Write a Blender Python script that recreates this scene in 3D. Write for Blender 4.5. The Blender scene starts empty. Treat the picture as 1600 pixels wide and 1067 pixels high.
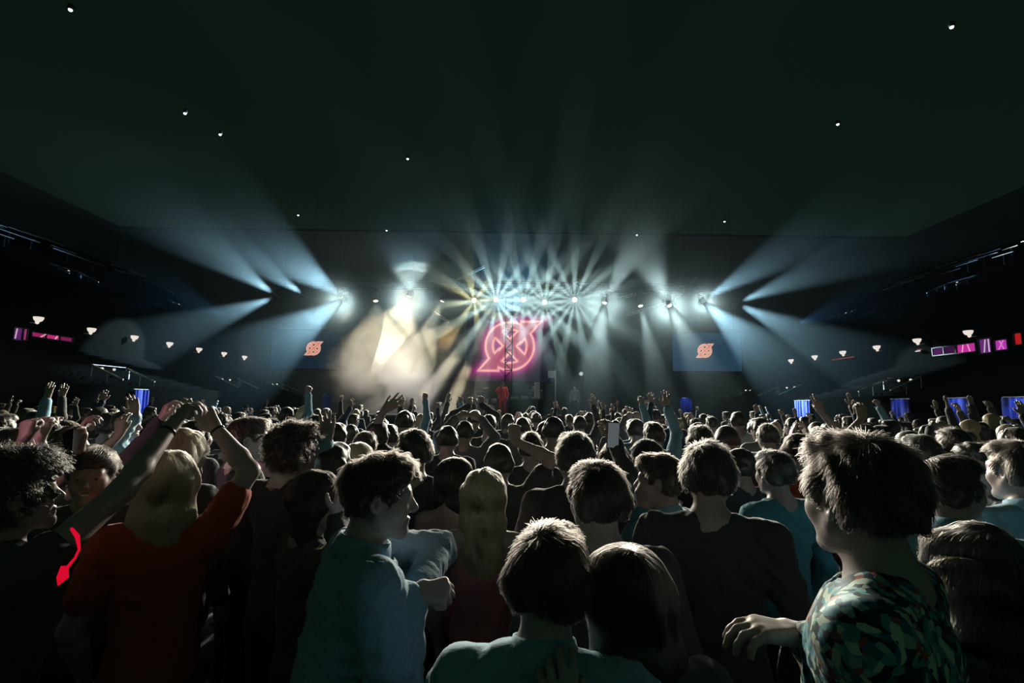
import bpy, bmesh, math, random
import numpy as np
from mathutils import Vector, Matrix, Euler

C = bpy.context.scene.collection
R = math.radians
rng = random.Random(7)

# ---------------------------------------------------------------- camera, world, exposure
CAM_Z = 1.95
PITCH = math.atan(99.5 / 800.0)
ROLL = R(0.75)
F = Vector((0, math.cos(PITCH), math.sin(PITCH)))
R0 = Vector((1, 0, 0))
U0 = Vector((0, -math.sin(PITCH), math.cos(PITCH)))
CR = R0 * math.cos(ROLL) + U0 * math.sin(ROLL)
CU = U0 * math.cos(ROLL) - R0 * math.sin(ROLL)
CAM = Vector((0, 0, CAM_Z))

def P(px, py, depth):
    """world point seen at pixel (px, py) of the 1600x1067 photograph at world depth y = depth"""
    d = F + CR * ((px - 800.0) / 800.0) - CU * ((py - 533.5) / 800.0)
    return CAM + d * (depth / d.y)

cam_data = bpy.data.cameras.new('camera')
cam = bpy.data.objects.new('camera', cam_data)
C.objects.link(cam)
cam_data.sensor_width = 36.0
cam_data.lens = 18.0
cam_data.clip_start = 0.05
cam_data.clip_end = 200
m = Matrix.Identity(4)
for i, v in enumerate((CR, CU, -F)):
    m[0][i], m[1][i], m[2][i] = v
m.translation = CAM
cam.matrix_world = m
S = bpy.context.scene
S.camera = cam

world = bpy.data.worlds.new('night')
S.world = world
world.use_nodes = True
bg = world.node_tree.nodes['Background']
bg.inputs[0].default_value = (0.40, 1.0, 0.60, 1)
WORLD_STRENGTH = 0.034
bg.inputs[1].default_value = WORLD_STRENGTH

S.view_settings.view_transform = 'Standard'
S.view_settings.look = 'None'
S.view_settings.exposure = 0.0
S.view_settings.gamma = 1.0
S.view_settings.use_curve_mapping = False
cy = S.cycles
cy.use_denoising = True
cy.max_bounces = 5
cy.diffuse_bounces = 1
cy.glossy_bounces = 2
cy.transmission_bounces = 4
cy.transparent_max_bounces = 10
cy.volume_bounces = 0
cy.volume_step_rate = 1.0
cy.volume_max_steps = 256
cy.sample_clamp_indirect = 3.0
cy.sample_clamp_direct = 10.0
cy.caustics_reflective = False
cy.caustics_refractive = False

# ---------------------------------------------------------------- helpers
def tag(o, label=None, cat=None, group=None, kind=None):
    if label: o['label'] = label
    if cat: o['category'] = cat
    if group: o['group'] = group
    if kind: o['kind'] = kind
    return o

def empty(name, loc=(0, 0, 0), rotz=0.0, label=None, cat=None, group=None, kind=None):
    o = bpy.data.objects.new(name, None)
    C.objects.link(o)
    o.location = loc
    o.rotation_euler = (0, 0, rotz)
    o.empty_display_size = 0.1
    return tag(o, label, cat, group, kind)

def link(name, me, mat=None, parent=None):
    o = bpy.data.objects.new(name, me)
    C.objects.link(o)
    if mat is not None and not me.materials:
        me.materials.append(mat)
    if parent is not None:
        o.parent = parent
    return o

class MB:
    """collects boxes, bars and tubes; build() links them as one mesh object"""
    def __init__(self):
        self.v, self.f = [], []
    def add(self, vs, fs):
        b = len(self.v)
        self.v += [tuple(v) for v in vs]
        self.f += [tuple(b + i for i in f) for f in fs]
        return self
    def box(self, c, s, rot=None):
        hx, hy, hz = s[0] / 2, s[1] / 2, s[2] / 2
        vs = [Vector((x, y, z)) for x in (-hx, hx) for y in (-hy, hy) for z in (-hz, hz)]
        if rot is not None:
            vs = [rot @ v for v in vs]
        c = Vector(c)
        return self.add([v + c for v in vs], [(0, 1, 3, 2), (4, 6, 7, 5), (0, 4, 5, 1), (2, 3, 7, 6), (0, 2, 6, 4), (1, 5, 7, 3)])
    def tube(self, pts, r, n=6, caps=True):
        pts = [Vector(p) for p in pts]
        rs = r if isinstance(r, (list, tuple)) else [r] * len(pts)
        b = len(self.v)
        prev = None
        for i, p in enumerate(pts):
            t = (pts[min(i + 1, len(pts) - 1)] - pts[max(i - 1, 0)]).normalized()
            if prev is None:
                a = t.orthogonal().normalized()
            else:
                a = (prev - t * prev.dot(t)).normalized()
            prev = a
            bb = t.cross(a)
            for k in range(n):
                an = 2 * math.pi * k / n
                self.v.append(tuple(p + (a * math.cos(an) + bb * math.sin(an)) * rs[i]))
        for i in range(len(pts) - 1):
            for k in range(n):
                self.f.append((b + i * n + k, b + i * n + (k + 1) % n, b + (i + 1) * n + (k + 1) % n, b + (i + 1) * n + k))
        if caps:
            self.f.append(tuple(b + k for k in range(n))[::-1])
            self.f.append(tuple(b + (len(pts) - 1) * n + k for k in range(n)))
        return self
    def lathe(self, prof, axis_o, axis_d, n=16):
        """prof: list of (radius, height along axis_d)"""
        d = Vector(axis_d).normalized()
        a = d.orthogonal().normalized()
        bb = d.cross(a)
        o = Vector(axis_o)
        b = len(self.v)
        for r, h in prof:
            for k in range(n):
                an = 2 * math.pi * k / n
                self.v.append(tuple(o + d * h + (a * math.cos(an) + bb * math.sin(an)) * r))
        for i in range(len(prof) - 1):
            for k in range(n):
                self.f.append((b + i * n + k, b + i * n + (k + 1) % n, b + (i + 1) * n + (k + 1) % n, b + (i + 1) * n + k))
        self.f.append(tuple(b + k for k in range(n))[::-1])
        self.f.append(tuple(b + (len(prof) - 1) * n + k for k in range(n)))
        return self
    def mesh(self, name, mat=None, smooth=False):
        me = bpy.data.meshes.new(name)
        me.from_pydata(self.v, [], self.f)
        if mat is not None:
            me.materials.append(mat)
        if smooth:
            me.shade_smooth()
        me.update()
        return me
    def build(self, name, mat=None, parent=None, smooth=False):
        return link(name, self.mesh(name, mat, smooth), None, parent)

def nodes_of(mat):
    mat.use_nodes = True
    nt = mat.node_tree
    nt.nodes.clear()
    return nt, nt.nodes, nt.links

def principled(name, col, rough=0.6, metal=0.0, spec=0.3, noise=0.0, nscale=20.0, sheen=0.0, bump=0.0, coat=0.0):
    mat = bpy.data.materials.new(name)
    nt, N, L = nodes_of(mat)
    out = N.new('ShaderNodeOutputMaterial')
    b = N.new('ShaderNodeBsdfPrincipled')
    L.new(b.outputs[0], out.inputs[0])
    b.inputs['Base Color'].default_value = (*col, 1)
    b.inputs['Roughness'].default_value = rough
    b.inputs['Metallic'].default_value = metal
    b.inputs['Specular IOR Level'].default_value = spec
    b.inputs['Coat Weight'].default_value = coat
    if sheen:
        b.inputs['Sheen Weight'].default_value = sheen
        b.inputs['Sheen Roughness'].default_value = 0.4
    if noise or bump:
        tc = N.new('ShaderNodeTexCoord')
        nz = N.new('ShaderNodeTexNoise')
        nz.inputs['Scale'].default_value = nscale
        nz.inputs['Detail'].default_value = 4
        L.new(tc.outputs['Object'], nz.inputs['Vector'])
        if noise:
            mx = N.new('ShaderNodeMix'); mx.data_type = 'RGBA'
            mx.inputs[6].default_value = (*[c * (1 - noise) for c in col], 1)
            mx.inputs[7].default_value = (*[min(1, c * (1 + noise)) for c in col], 1)
            L.new(nz.outputs['Fac'], mx.inputs[0])
            L.new(mx.outputs[2], b.inputs['Base Color'])
        if bump:
            bp = N.new('ShaderNodeBump')
            bp.inputs['Strength'].default_value = bump
            bp.inputs['Distance'].default_value = 0.02
            L.new(nz.outputs['Fac'], bp.inputs['Height'])
            L.new(bp.outputs[0], b.inputs['Normal'])
    return mat

def emission(name, col, strength):
    mat = bpy.data.materials.new(name)
    nt, N, L = nodes_of(mat)
    out = N.new('ShaderNodeOutputMaterial')
    e = N.new('ShaderNodeEmission')
    e.inputs[0].default_value = (*col, 1)
    e.inputs[1].default_value = strength
    L.new(e.outputs[0], out.inputs[0])
    mat.cycles.emission_sampling = 'NONE'      # small lit glass: found by rays, not sampled as a lamp
    return mat

M = {}
M['black_metal'] = principled('black_metal', (0.02, 0.022, 0.024), 0.45, 0.6, 0.4)
M['grey_metal'] = principled('grey_metal', (0.25, 0.27, 0.28), 0.35, 0.9, 0.5)
M['pale_metal'] = principled('pale_metal', (0.75, 0.72, 0.68), 0.35, 0.6, 0.5)
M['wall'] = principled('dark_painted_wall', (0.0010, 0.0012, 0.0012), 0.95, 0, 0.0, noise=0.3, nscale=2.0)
M['drape'] = principled('black_drape', (0.010, 0.012, 0.016), 0.9, 0, 0.05, noise=0.2, nscale=6)
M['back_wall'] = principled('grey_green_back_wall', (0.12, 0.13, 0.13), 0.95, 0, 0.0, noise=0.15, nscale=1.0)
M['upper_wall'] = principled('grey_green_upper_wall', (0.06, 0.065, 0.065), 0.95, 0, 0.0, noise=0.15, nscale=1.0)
M['floor'] = principled('dark_floor', (0.05, 0.05, 0.05), 0.55, 0, 0.3, noise=0.3, nscale=1.5)
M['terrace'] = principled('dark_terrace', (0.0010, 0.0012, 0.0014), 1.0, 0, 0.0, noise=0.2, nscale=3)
M['stage'] = principled('stage_deck', (0.03, 0.03, 0.032), 0.5, 0, 0.3)
M['lens'] = emission('warm_lamp_lens', (1.0, 0.86, 0.62), 2.5)
M['bulb'] = emission('white_lamp_glass', (1.0, 0.92, 0.82), 0.8)
M['star'] = emission('ceiling_lamp_glass', (0.75, 0.92, 0.95), 3.0)

# ---------------------------------------------------------------- stage lighting (spots on the truss, plus added washes)
def aim_matrix(loc, target):
    d = (Vector(target) - Vector(loc)).normalized()
    q = d.to_track_quat('-Z', 'Y')
    mm = q.to_matrix().to_4x4()
    mm.translation = loc
    return mm

def spot(loc, target, watts, angle, blend=0.25, col=(0.62, 0.9, 1.0), radius=0.06, gobo=None, name='stage_beam'):
    d = bpy.data.lights.new(name, 'SPOT')
    d.energy = watts
    d.color = col
    d.spot_size = R(angle)
    d.spot_blend = blend
    d.shadow_soft_size = radius
    if gobo:
        n, sharp, wob = gobo
        d.use_nodes = True
        nt = d.node_tree
        N, L = nt.nodes, nt.links
        N.clear()
        out = N.new('ShaderNodeOutputLight')
        e = N.new('ShaderNodeEmission')
        L.new(e.outputs[0], out.inputs[0])
        tc = N.new('ShaderNodeTexCoord')
        sp = N.new('ShaderNodeSeparateXYZ')
        L.new(tc.outputs['Normal'], sp.inputs[0])
        at = N.new('ShaderNodeMath'); at.operation = 'ARCTAN2'
        L.new(sp.outputs[1], at.inputs[0]); L.new(sp.outputs[0], at.inputs[1])
        mu = N.new('ShaderNodeMath'); mu.operation = 'MULTIPLY'
        L.new(at.outputs[0], mu.inputs[0]); mu.inputs[1].default_value = n
        nz = N.new('ShaderNodeTexNoise'); nz.noise_dimensions = '1D'
        nz.inputs['Scale'].default_value = 1.3
        L.new(at.outputs[0], nz.inputs['W'])
        m2 = N.new('ShaderNodeMath'); m2.operation = 'MULTIPLY_ADD'
        L.new(nz.outputs[0], m2.inputs[0]); m2.inputs[1].default_value = wob
        L.new(mu.outputs[0], m2.inputs[2])
        co = N.new('ShaderNodeMath'); co.operation = 'COSINE'
        L.new(m2.outputs[0], co.inputs[0])
        mr = N.new('ShaderNodeMapRange')
        mr.interpolation_type = 'SMOOTHSTEP'
        L.new(co.outputs[0], mr.inputs[0])
        mr.inputs[1].default_value = sharp
        mr.inputs[2].default_value = sharp + 0.35
        mr.inputs[3].default_value = 0.015
        mr.inputs[4].default_value = 1.0
        L.new(mr.outputs[0], e.inputs[1])
    o = bpy.data.objects.new(name, d)
    C.objects.link(o)
    o.matrix_world = aim_matrix(loc, target)
    return o
RIG_Y = 30.0
GAIN = 6.6
TEAL = (0.50, 0.86, 1.0)
PALE = (0.74, 0.95, 1.0)
WARM = (1.0, 0.90, 0.72)
# (pixel where the lamp hangs) -> list of (aim pixel, aim depth, watts, cone angle, blend, colour, gobo)
CREAM = (1.0, 0.95, 0.80)
BURST = (0.90, 0.92, 0.76)
AMBER = (1.0, 0.66, 0.28)
SMOKE = (1.0, 0.90, 0.64)
BLUE = (0.25, 0.68, 1.0)
RIG = [
    ((433, 463), [((250, 330), 27, 10000, 36, 0.5, PALE, None), ((250, 530), 27, 7500, 28, 0.4, PALE, None)]),
    ((478, 463), [((300, 340), 27, 8000, 32, 0.5, PALE, None)]),
    ((538, 467), [((380, 350), 26, 12000, 42, 0.45, PALE, None), ((400, 560), 26, 9500, 38, 0.35, PALE, None)]),
    ((587, 467), [((590, 560), 28.3, 650, 64, 0.6, SMOKE, None)]),
    ((640, 460), [((600, 560), 28.5, 1150, 72, 0.6, SMOKE, None), ((640, 330), 26, 1600, 74, 0.8, PALE, None)]),
    ((692, 467), [((640, 590), 28.5, 1300, 34, 0.4, SMOKE, None)]),
    ((741, 469), [((744, 560), 6, 1100, 110, 0.4, AMBER, (8, 0.2, 3.0))]),
    ((775, 468), [((778, 560), 6, 2300, 130, 0.4, BURST, (14, 0.2, 2.0)), ((702, 640), 29.0, 6000, 7, 0.15, SMOKE, None), ((650, 640), 28.8, 6000, 8, 0.15, SMOKE, None)]),
    ((818, 468), [((815, 560), 6, 2300, 130, 0.4, BURST, (13, 0.2, 2.5))]),
    ((851, 472), [((846, 560), 6, 2300, 130, 0.4, BURST, (14, 0.2, 2.2))]),
    ((898, 468), [((880, 560), 6, 2000, 130, 0.4, BURST, (15, 0.2, 2.8))]),
    ((945, 470), [((930, 570), 28, 5500, 26, 0.5, CREAM, None), ((1000, 370), 28, 5500, 38, 0.6, CREAM, None)]),
    ((1000, 475), [((1020, 560), 28, 5000, 18, 0.5, CREAM, None)]),
    ((1045, 475), [((1095, 570), 27, 5500, 26, 0.5, CREAM, None), ((1010, 400), 28, 5000, 46, 0.8, CREAM, None)]),
    ((1097, 470), [((1260, 370), 27, 9500, 30, 0.45, PALE, None), ((1200, 560), 27, 9000, 36, 0.35, PALE, None)]),
    ((1150, 474), [((1330, 400), 27, 7500, 28, 0.5, PALE, None), ((1300, 545), 27, 6500, 30, 0.4, PALE, None)]),
]
# added blue wash, hidden behind the big screen to tint the haze
WASH = [((797, 505), (797, 250), 2600)]
# the blinders that light the crowd from the truss: lamp, watts, pixel they point to
for i, w, tx in ((2, 1700, 230), (4, 3000, 560), (11, 2300, 860), (13, 2500, 1100), (14, 1100, 1300)):
    RIG[i][1].append(((tx, 720), 9, w, 46, 0.7, CREAM, None))
def light_the_stage():
    for (px, py), beams in RIG:
        p = P(px, py, RIG_Y)
        for (tx, ty), td, w, ang, bl, col, gobo in beams:
            t = P(tx, ty, td)
            d = (t - p).normalized()
            spot(p + d * 0.34, t, w * GAIN, ang, bl, col, 0.05 if gobo else 0.2 if ang == 46 else 0.13, gobo)
light_the_stage()
for (px, py), (tx, ty), w in WASH:
    spot(P(px, py, 33.4), P(tx, ty, 31.0), w * 1.2 * GAIN, 95, 0.9, BLUE, 0.2, name='added_blue_wash')

# unseen pink lamp with no fixture, added to light hands at the left
spot((-5.2, -1.0, 3.6), P(134, 682, 2.8), 330, 14, 0.9, (1.0, 0.42, 0.50), 0.08, name='unseen_pink_lamp')
# ---------------------------------------------------------------- the hall
WX = 15.2       # front wall of the seating bank
def slab(name, c, s, mat):
    o = MB().box(c, s).build(name, mat)
    return tag(o, kind='structure')

slab('floor', (0, 18, -0.1), (80, 48, 0.2), M['floor'])
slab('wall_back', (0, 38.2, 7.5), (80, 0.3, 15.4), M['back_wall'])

def roof_material():
    mat = bpy.data.materials.new('dark_roof_made_see_through')
    nt, N, L = nodes_of(mat)
    out = N.new('ShaderNodeOutputMaterial')
    mx = N.new('ShaderNodeMixShader')
    t = N.new('ShaderNodeBsdfTransparent'); t.inputs[0].default_value = (1, 1, 1, 1)
    d = N.new('ShaderNodeBsdfDiffuse'); d.inputs[0].default_value = (0.0001, 0.0001, 0.0001, 1)
    mx.inputs[0].default_value = 0.53  # see-through share added so dim world light lifts the dark ceiling
    L.new(t.outputs[0], mx.inputs[1]); L.new(d.outputs[0], mx.inputs[2])
    L.new(mx.outputs[0], out.inputs[0])
    return mat
slab('ceiling', (0, 18, 15.05), (80, 48, 0.02), roof_material())

# haze: thickest around the stage, thinning out over the crowd
def mathy(nt):
    def f(op, a, b=None, c=None):
        n = nt.nodes.new('ShaderNodeMath'); n.operation = op
        for i, v in enumerate((a, b, c)):
            if v is None: continue
            if isinstance(v, (int, float)): n.inputs[i].default_value = v
            else: nt.links.new(v, n.inputs[i])
        return n.outputs[0]
    return f

HAZE_C = (0, 17.2, 7.55)
HAZE_SIDE, HAZE_FWD = 0.0085, 0.0042
def haze_material():
    mat = bpy.data.materials.new('thin_haze')
    nt, N, L = nodes_of(mat)
    f = mathy(nt)
    out = N.new('ShaderNodeOutputMaterial')
    tc = N.new('ShaderNodeTexCoord')
    sp = N.new('ShaderNodeSeparateXYZ')
    L.new(tc.outputs['Object'], sp.inputs[0])
    x, y, z = sp.outputs
    def bell(v, c0, w):
        t = f('DIVIDE', f('SUBTRACT', v, c0), w)
        return f('EXPONENT', f('MULTIPLY', f('MULTIPLY', t, t), -1.0))
    core = f('MULTIPLY', bell(y, 30.5 - HAZE_C[1], 4.6), f('MULTIPLY', bell(x, 0.0, 20.0), bell(z, 6.5 - HAZE_C[2], 4.4)))
    nz = N.new('ShaderNodeTexNoise')
    nz.inputs['Scale'].default_value = 0.22
    nz.inputs['Detail'].default_value = 2
    L.new(tc.outputs['Object'], nz.inputs['Vector'])
    wisp = f('MULTIPLY_ADD', nz.outputs['Fac'], 1.6, 0.2)
    band = f('MULTIPLY', f('MULTIPLY', bell(y, 29.6 - HAZE_C[1], 2.6), bell(z, 7.9 - HAZE_C[2], 1.7)), bell(x, 0.0, 13.0))
    dens = f('ADD', f('MULTIPLY', f('MULTIPLY_ADD', band, 1.1, core), wisp), 0.010)
    a = N.new('ShaderNodeVolumeScatter')
    a.inputs['Color'].default_value = (0.17, 0.60, 0.96, 1)
    L.new(f('MULTIPLY', dens, HAZE_SIDE), a.inputs['Density'])
    a.inputs['Anisotropy'].default_value = 0.1
    b = N.new('ShaderNodeVolumeScatter')
    b.inputs['Color'].default_value = (1.0, 0.80, 0.50, 1)
    L.new(f('MULTIPLY', dens, HAZE_FWD), b.inputs['Density'])
    b.inputs['Anisotropy'].default_value = 0.82
    ad = N.new('ShaderNodeAddShader')
    L.new(a.outputs[0], ad.inputs[0]); L.new(b.outputs[0], ad.inputs[1])
    L.new(ad.outputs[0], out.inputs['Volume'])
    mat.cycles.volume_step_rate = 0.65
    mat.cycles.volume_sampling = 'EQUIANGULAR'
    return mat
hz = MB().box((0, 0, 0), (52, 41.0, 14.8)).build('haze', haze_material())
hz.location = HAZE_C
tag(hz, 'thin blue stage haze filling the hall between the floor and the roof', 'haze', kind='stuff')

# smoke: one drifting cloud made of three billows
def smoke_material(billows):
    mat = bpy.data.materials.new('stage_smoke')
    nt, N, L = nodes_of(mat)
    f = mathy(nt)
    out = N.new('ShaderNodeOutputMaterial')
    sc = N.new('ShaderNodeVolumeScatter')
    sc.inputs['Color'].default_value = (0.97, 0.95, 0.80, 1)
    sc.inputs['Anisotropy'].default_value = 0.2
    tc = N.new('ShaderNodeTexCoord')
    nz = N.new('ShaderNodeTexNoise')
    nz.inputs['Scale'].default_value = 0.8
    nz.inputs['Detail'].default_value = 3
    nz.inputs['Distortion'].default_value = 0.7
    L.new(tc.outputs['Object'], nz.inputs['Vector'])
    nv = f('MULTIPLY_ADD', nz.outputs['Fac'], 2.8, -0.28)
    total = None
    for (cx, cy_, cz), (sx, sy, sz), dens in billows:
        mp = N.new('ShaderNodeMapping')
        mp.vector_type = 'TEXTURE'
        mp.inputs['Location'].default_value = (cx, cy_, cz)
        mp.inputs['Scale'].default_value = (sx, sy, sz)
        L.new(tc.outputs['Object'], mp.inputs[0])
        ln = N.new('ShaderNodeVectorMath'); ln.operation = 'LENGTH'
        L.new(mp.outputs[0], ln.inputs[0])
        r = ln.outputs['Value']
        a = N.new('ShaderNodeMapRange'); a.interpolation_type = 'SMOOTHSTEP'
        L.new(f('SUBTRACT', nv, r), a.inputs[0])
        a.inputs[1].default_value = 0.0; a.inputs[2].default_value = 0.7
        a.inputs[3].default_value = 0.0; a.inputs[4].default_value = dens
        e = N.new('ShaderNodeMapRange'); e.interpolation_type = 'SMOOTHSTEP'
        L.new(r, e.inputs[0])
        e.inputs[1].default_value = 0.62; e.inputs[2].default_value = 0.98
        e.inputs[3].default_value = 1.0; e.inputs[4].default_value = 0.0
        d = f('MULTIPLY', a.outputs[0], e.outputs[0])
        total = d if total is None else f('ADD', total, d)
    L.new(total, sc.inputs['Density'])
    L.new(sc.outputs[0], out.inputs['Volume'])
    mat.cycles.volume_step_rate = 0.6
    return mat
sc0 = P(640, 540, 28.7)
bill = []
for px, py, d_, size, dens in ((616, 562, 28.5, (4.7, 1.8, 3.9), 0.55), (684, 612, 28.8, (3.4, 1.5, 2.5), 0.45), (645, 455, 29.0, (3.3, 1.6, 2.2), 0.05)):
    bill.append((tuple(P(px, py, d_) - sc0), size, dens))
o = MB().box((0, -.1, .15), (12.0, 4.4, 9.4)).build('smoke_cloud', smoke_material(bill))
o.location = sc0
tag(o, 'thick pale smoke cloud rising over the stage between the left screen and the big screen', 'smoke', kind='stuff')
# ---------------------------------------------------------------- stage, screens and logo
def logo_sdf(x, y):
    """signed distance-like field of the crossed ring, unit circle radius 1, y up"""
    r = np.hypot(x, y)
    ring = np.maximum(r - 1.0, 0.66 - r)
    def bar(ang, half, cut):
        c, s = math.cos(ang), math.sin(ang)
        u, v = x * c + y * s, -x * s + y * c
        d = np.abs(v) - half
        return d, u, v
    d1, u1, v1 = bar(R(46), 0.22, 0)
    b1 = np.maximum(d1, np.abs(y) - 1.03)
    d2, u2, v2 = bar(R(-46), 0.22, 0)
    b2 = np.maximum(d2, r - 0.98)
    # pointed ends of the long diagonal: widen toward the tip
    t1 = np.maximum.reduce([y - 1.03, -(y - 0.46 - (x - 0.78) * 1.0) - 0.02 - 0.0, (0.42 - x), x + 0.0 - 1.30 + (1.03 - y) * 0.85])
    t2 = np.maximum.reduce([-y - 1.03, -(-y - 0.46 - (-x - 0.78) * 1.0) - 0.02, (0.42 + x), -x - 1.30 + (1.03 + y) * 0.85])
    return np.minimum.reduce([ring, b1, b2, t1, t2])

def logo_image(o_name, w, h, cx, cz, rad, nx, nz, parent, back, glow, fill, line, strength, halo=0.35):
    """flat screen picture: a finely gridded panel whose colour attribute is the displayed picture"""
    xs = np.linspace(-w / 2, w / 2, nx + 1); zs = np.linspace(-h / 2, h / 2, nz + 1)
    X, Z = np.meshgrid(xs, zs)
    xx, zz = (X - cx) / rad, (Z - cz) / rad
    d = logo_sdf(xx, zz)
    g = np.gradient(d, zs / rad, xs / rad)
    d = d / np.maximum(np.hypot(g[0], g[1]), 0.6)
    lw = 0.045
    ln = np.clip(1.4 - np.abs(d + lw * 0.5) / lw, 0, 1)[..., None]
    ins = np.clip(0.5 - d / 0.03, 0, 1)[..., None]
    inner_glow = np.exp(-np.clip(-d, 0, 9) / 0.10)[..., None]
    hal = np.exp(-np.clip(d, 0, 9) / (halo * 0.35))[..., None]
    back, glow, fill, line = map(np.array, (back, glow, fill, line))
    col = back * (1 - ins) + glow * hal * (1 - ins) + (fill * (0.75 + 0.6 * inner_glow)) * ins
    col = col * (1 - ln) + line * ln
    verts = np.stack([X, np.zeros_like(X), Z], -1).reshape(-1, 3)
    i = np.arange(nz)[:, None] * (nx + 1) + np.arange(nx)[None, :]
    faces = np.stack([i, i + 1, i + nx + 2, i + nx + 1], -1).reshape(-1, 4)
    me = bpy.data.meshes.new(o_name)
    me.from_pydata(verts.tolist(), [], faces.tolist())
    at = me.color_attributes.new('picture', 'FLOAT_COLOR', 'POINT')
    rgba = np.concatenate([col.reshape(-1, 3), np.ones((verts.shape[0], 1))], 1).astype(np.float32)
    at.data.foreach_set('color', rgba.ravel())
    mat = bpy.data.materials.new(o_name + '_lit')
    nt, N, L = nodes_of(mat)
    out = N.new('ShaderNodeOutputMaterial'); e = N.new('ShaderNodeEmission')
    a = N.new('ShaderNodeAttribute'); a.attribute_name = 'picture'
    L.new(a.outputs['Color'], e.inputs[0]); e.inputs[1].default_value = strength
    L.new(e.outputs[0], out.inputs[0])
    mat.cycles.emission_sampling = 'NONE'
    me.materials.append(mat)
    return link(o_name, me, None, parent)

SY = 32.5
c = P(797, 541, SY)
scr = empty('led_screen', (c.x, SY, c.z), 0, 'large dark LED screen showing the pink crossed ring logo above the stage', 'screen')
MB().box((0, 0.14, 0), (5.6, 0.2, 4.6)).build('cabinet', M['black_metal'], scr)
pic = logo_image('displayed_logo', 5.5, 4.5, -0.02, 0.02, 1.58, 220, 180, scr, (0.006, 0.006, 0.014), (0.60, 0.03, 0.32), (0.50, 0.095, 0.19), (0.90, 0.44, 0.36), 1.0)
pic.location = (0, 0.02, 0)

for side, px, py, lab in ((-1, 478, 546, 'left'), (1, 1104, 550, 'right')):
    q = P(px, py, 31.5)
    root = empty('projection_screen', (q.x, q.y, q.z), R(-6 * side),
                 ('dim hanging side screen left of the smoke cloud, with a small ring logo' if side < 0 else 'pale blue hanging side screen right of the stage, with a small ring logo'), 'screen', 'side screens beside the stage')
    MB().box((0, 0.05, 0), (4.2, 0.06, 2.45)).build('screen_cloth', M['black_metal'], root)
    ox = 0.45 if side < 0 else -0.10
    k = 0.35 if side < 0 else 1.0
    logo_image('displayed_picture', 4.1, 2.35, ox, 0.08, 0.42, 120, 70, root, (0.012 * k, 0.040 * k, 0.075 * k), (0.05, 0.02, 0.03), (0.75, 0.30, 0.24), (0.95, 0.55, 0.38), 1.0, 0.2)
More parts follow.
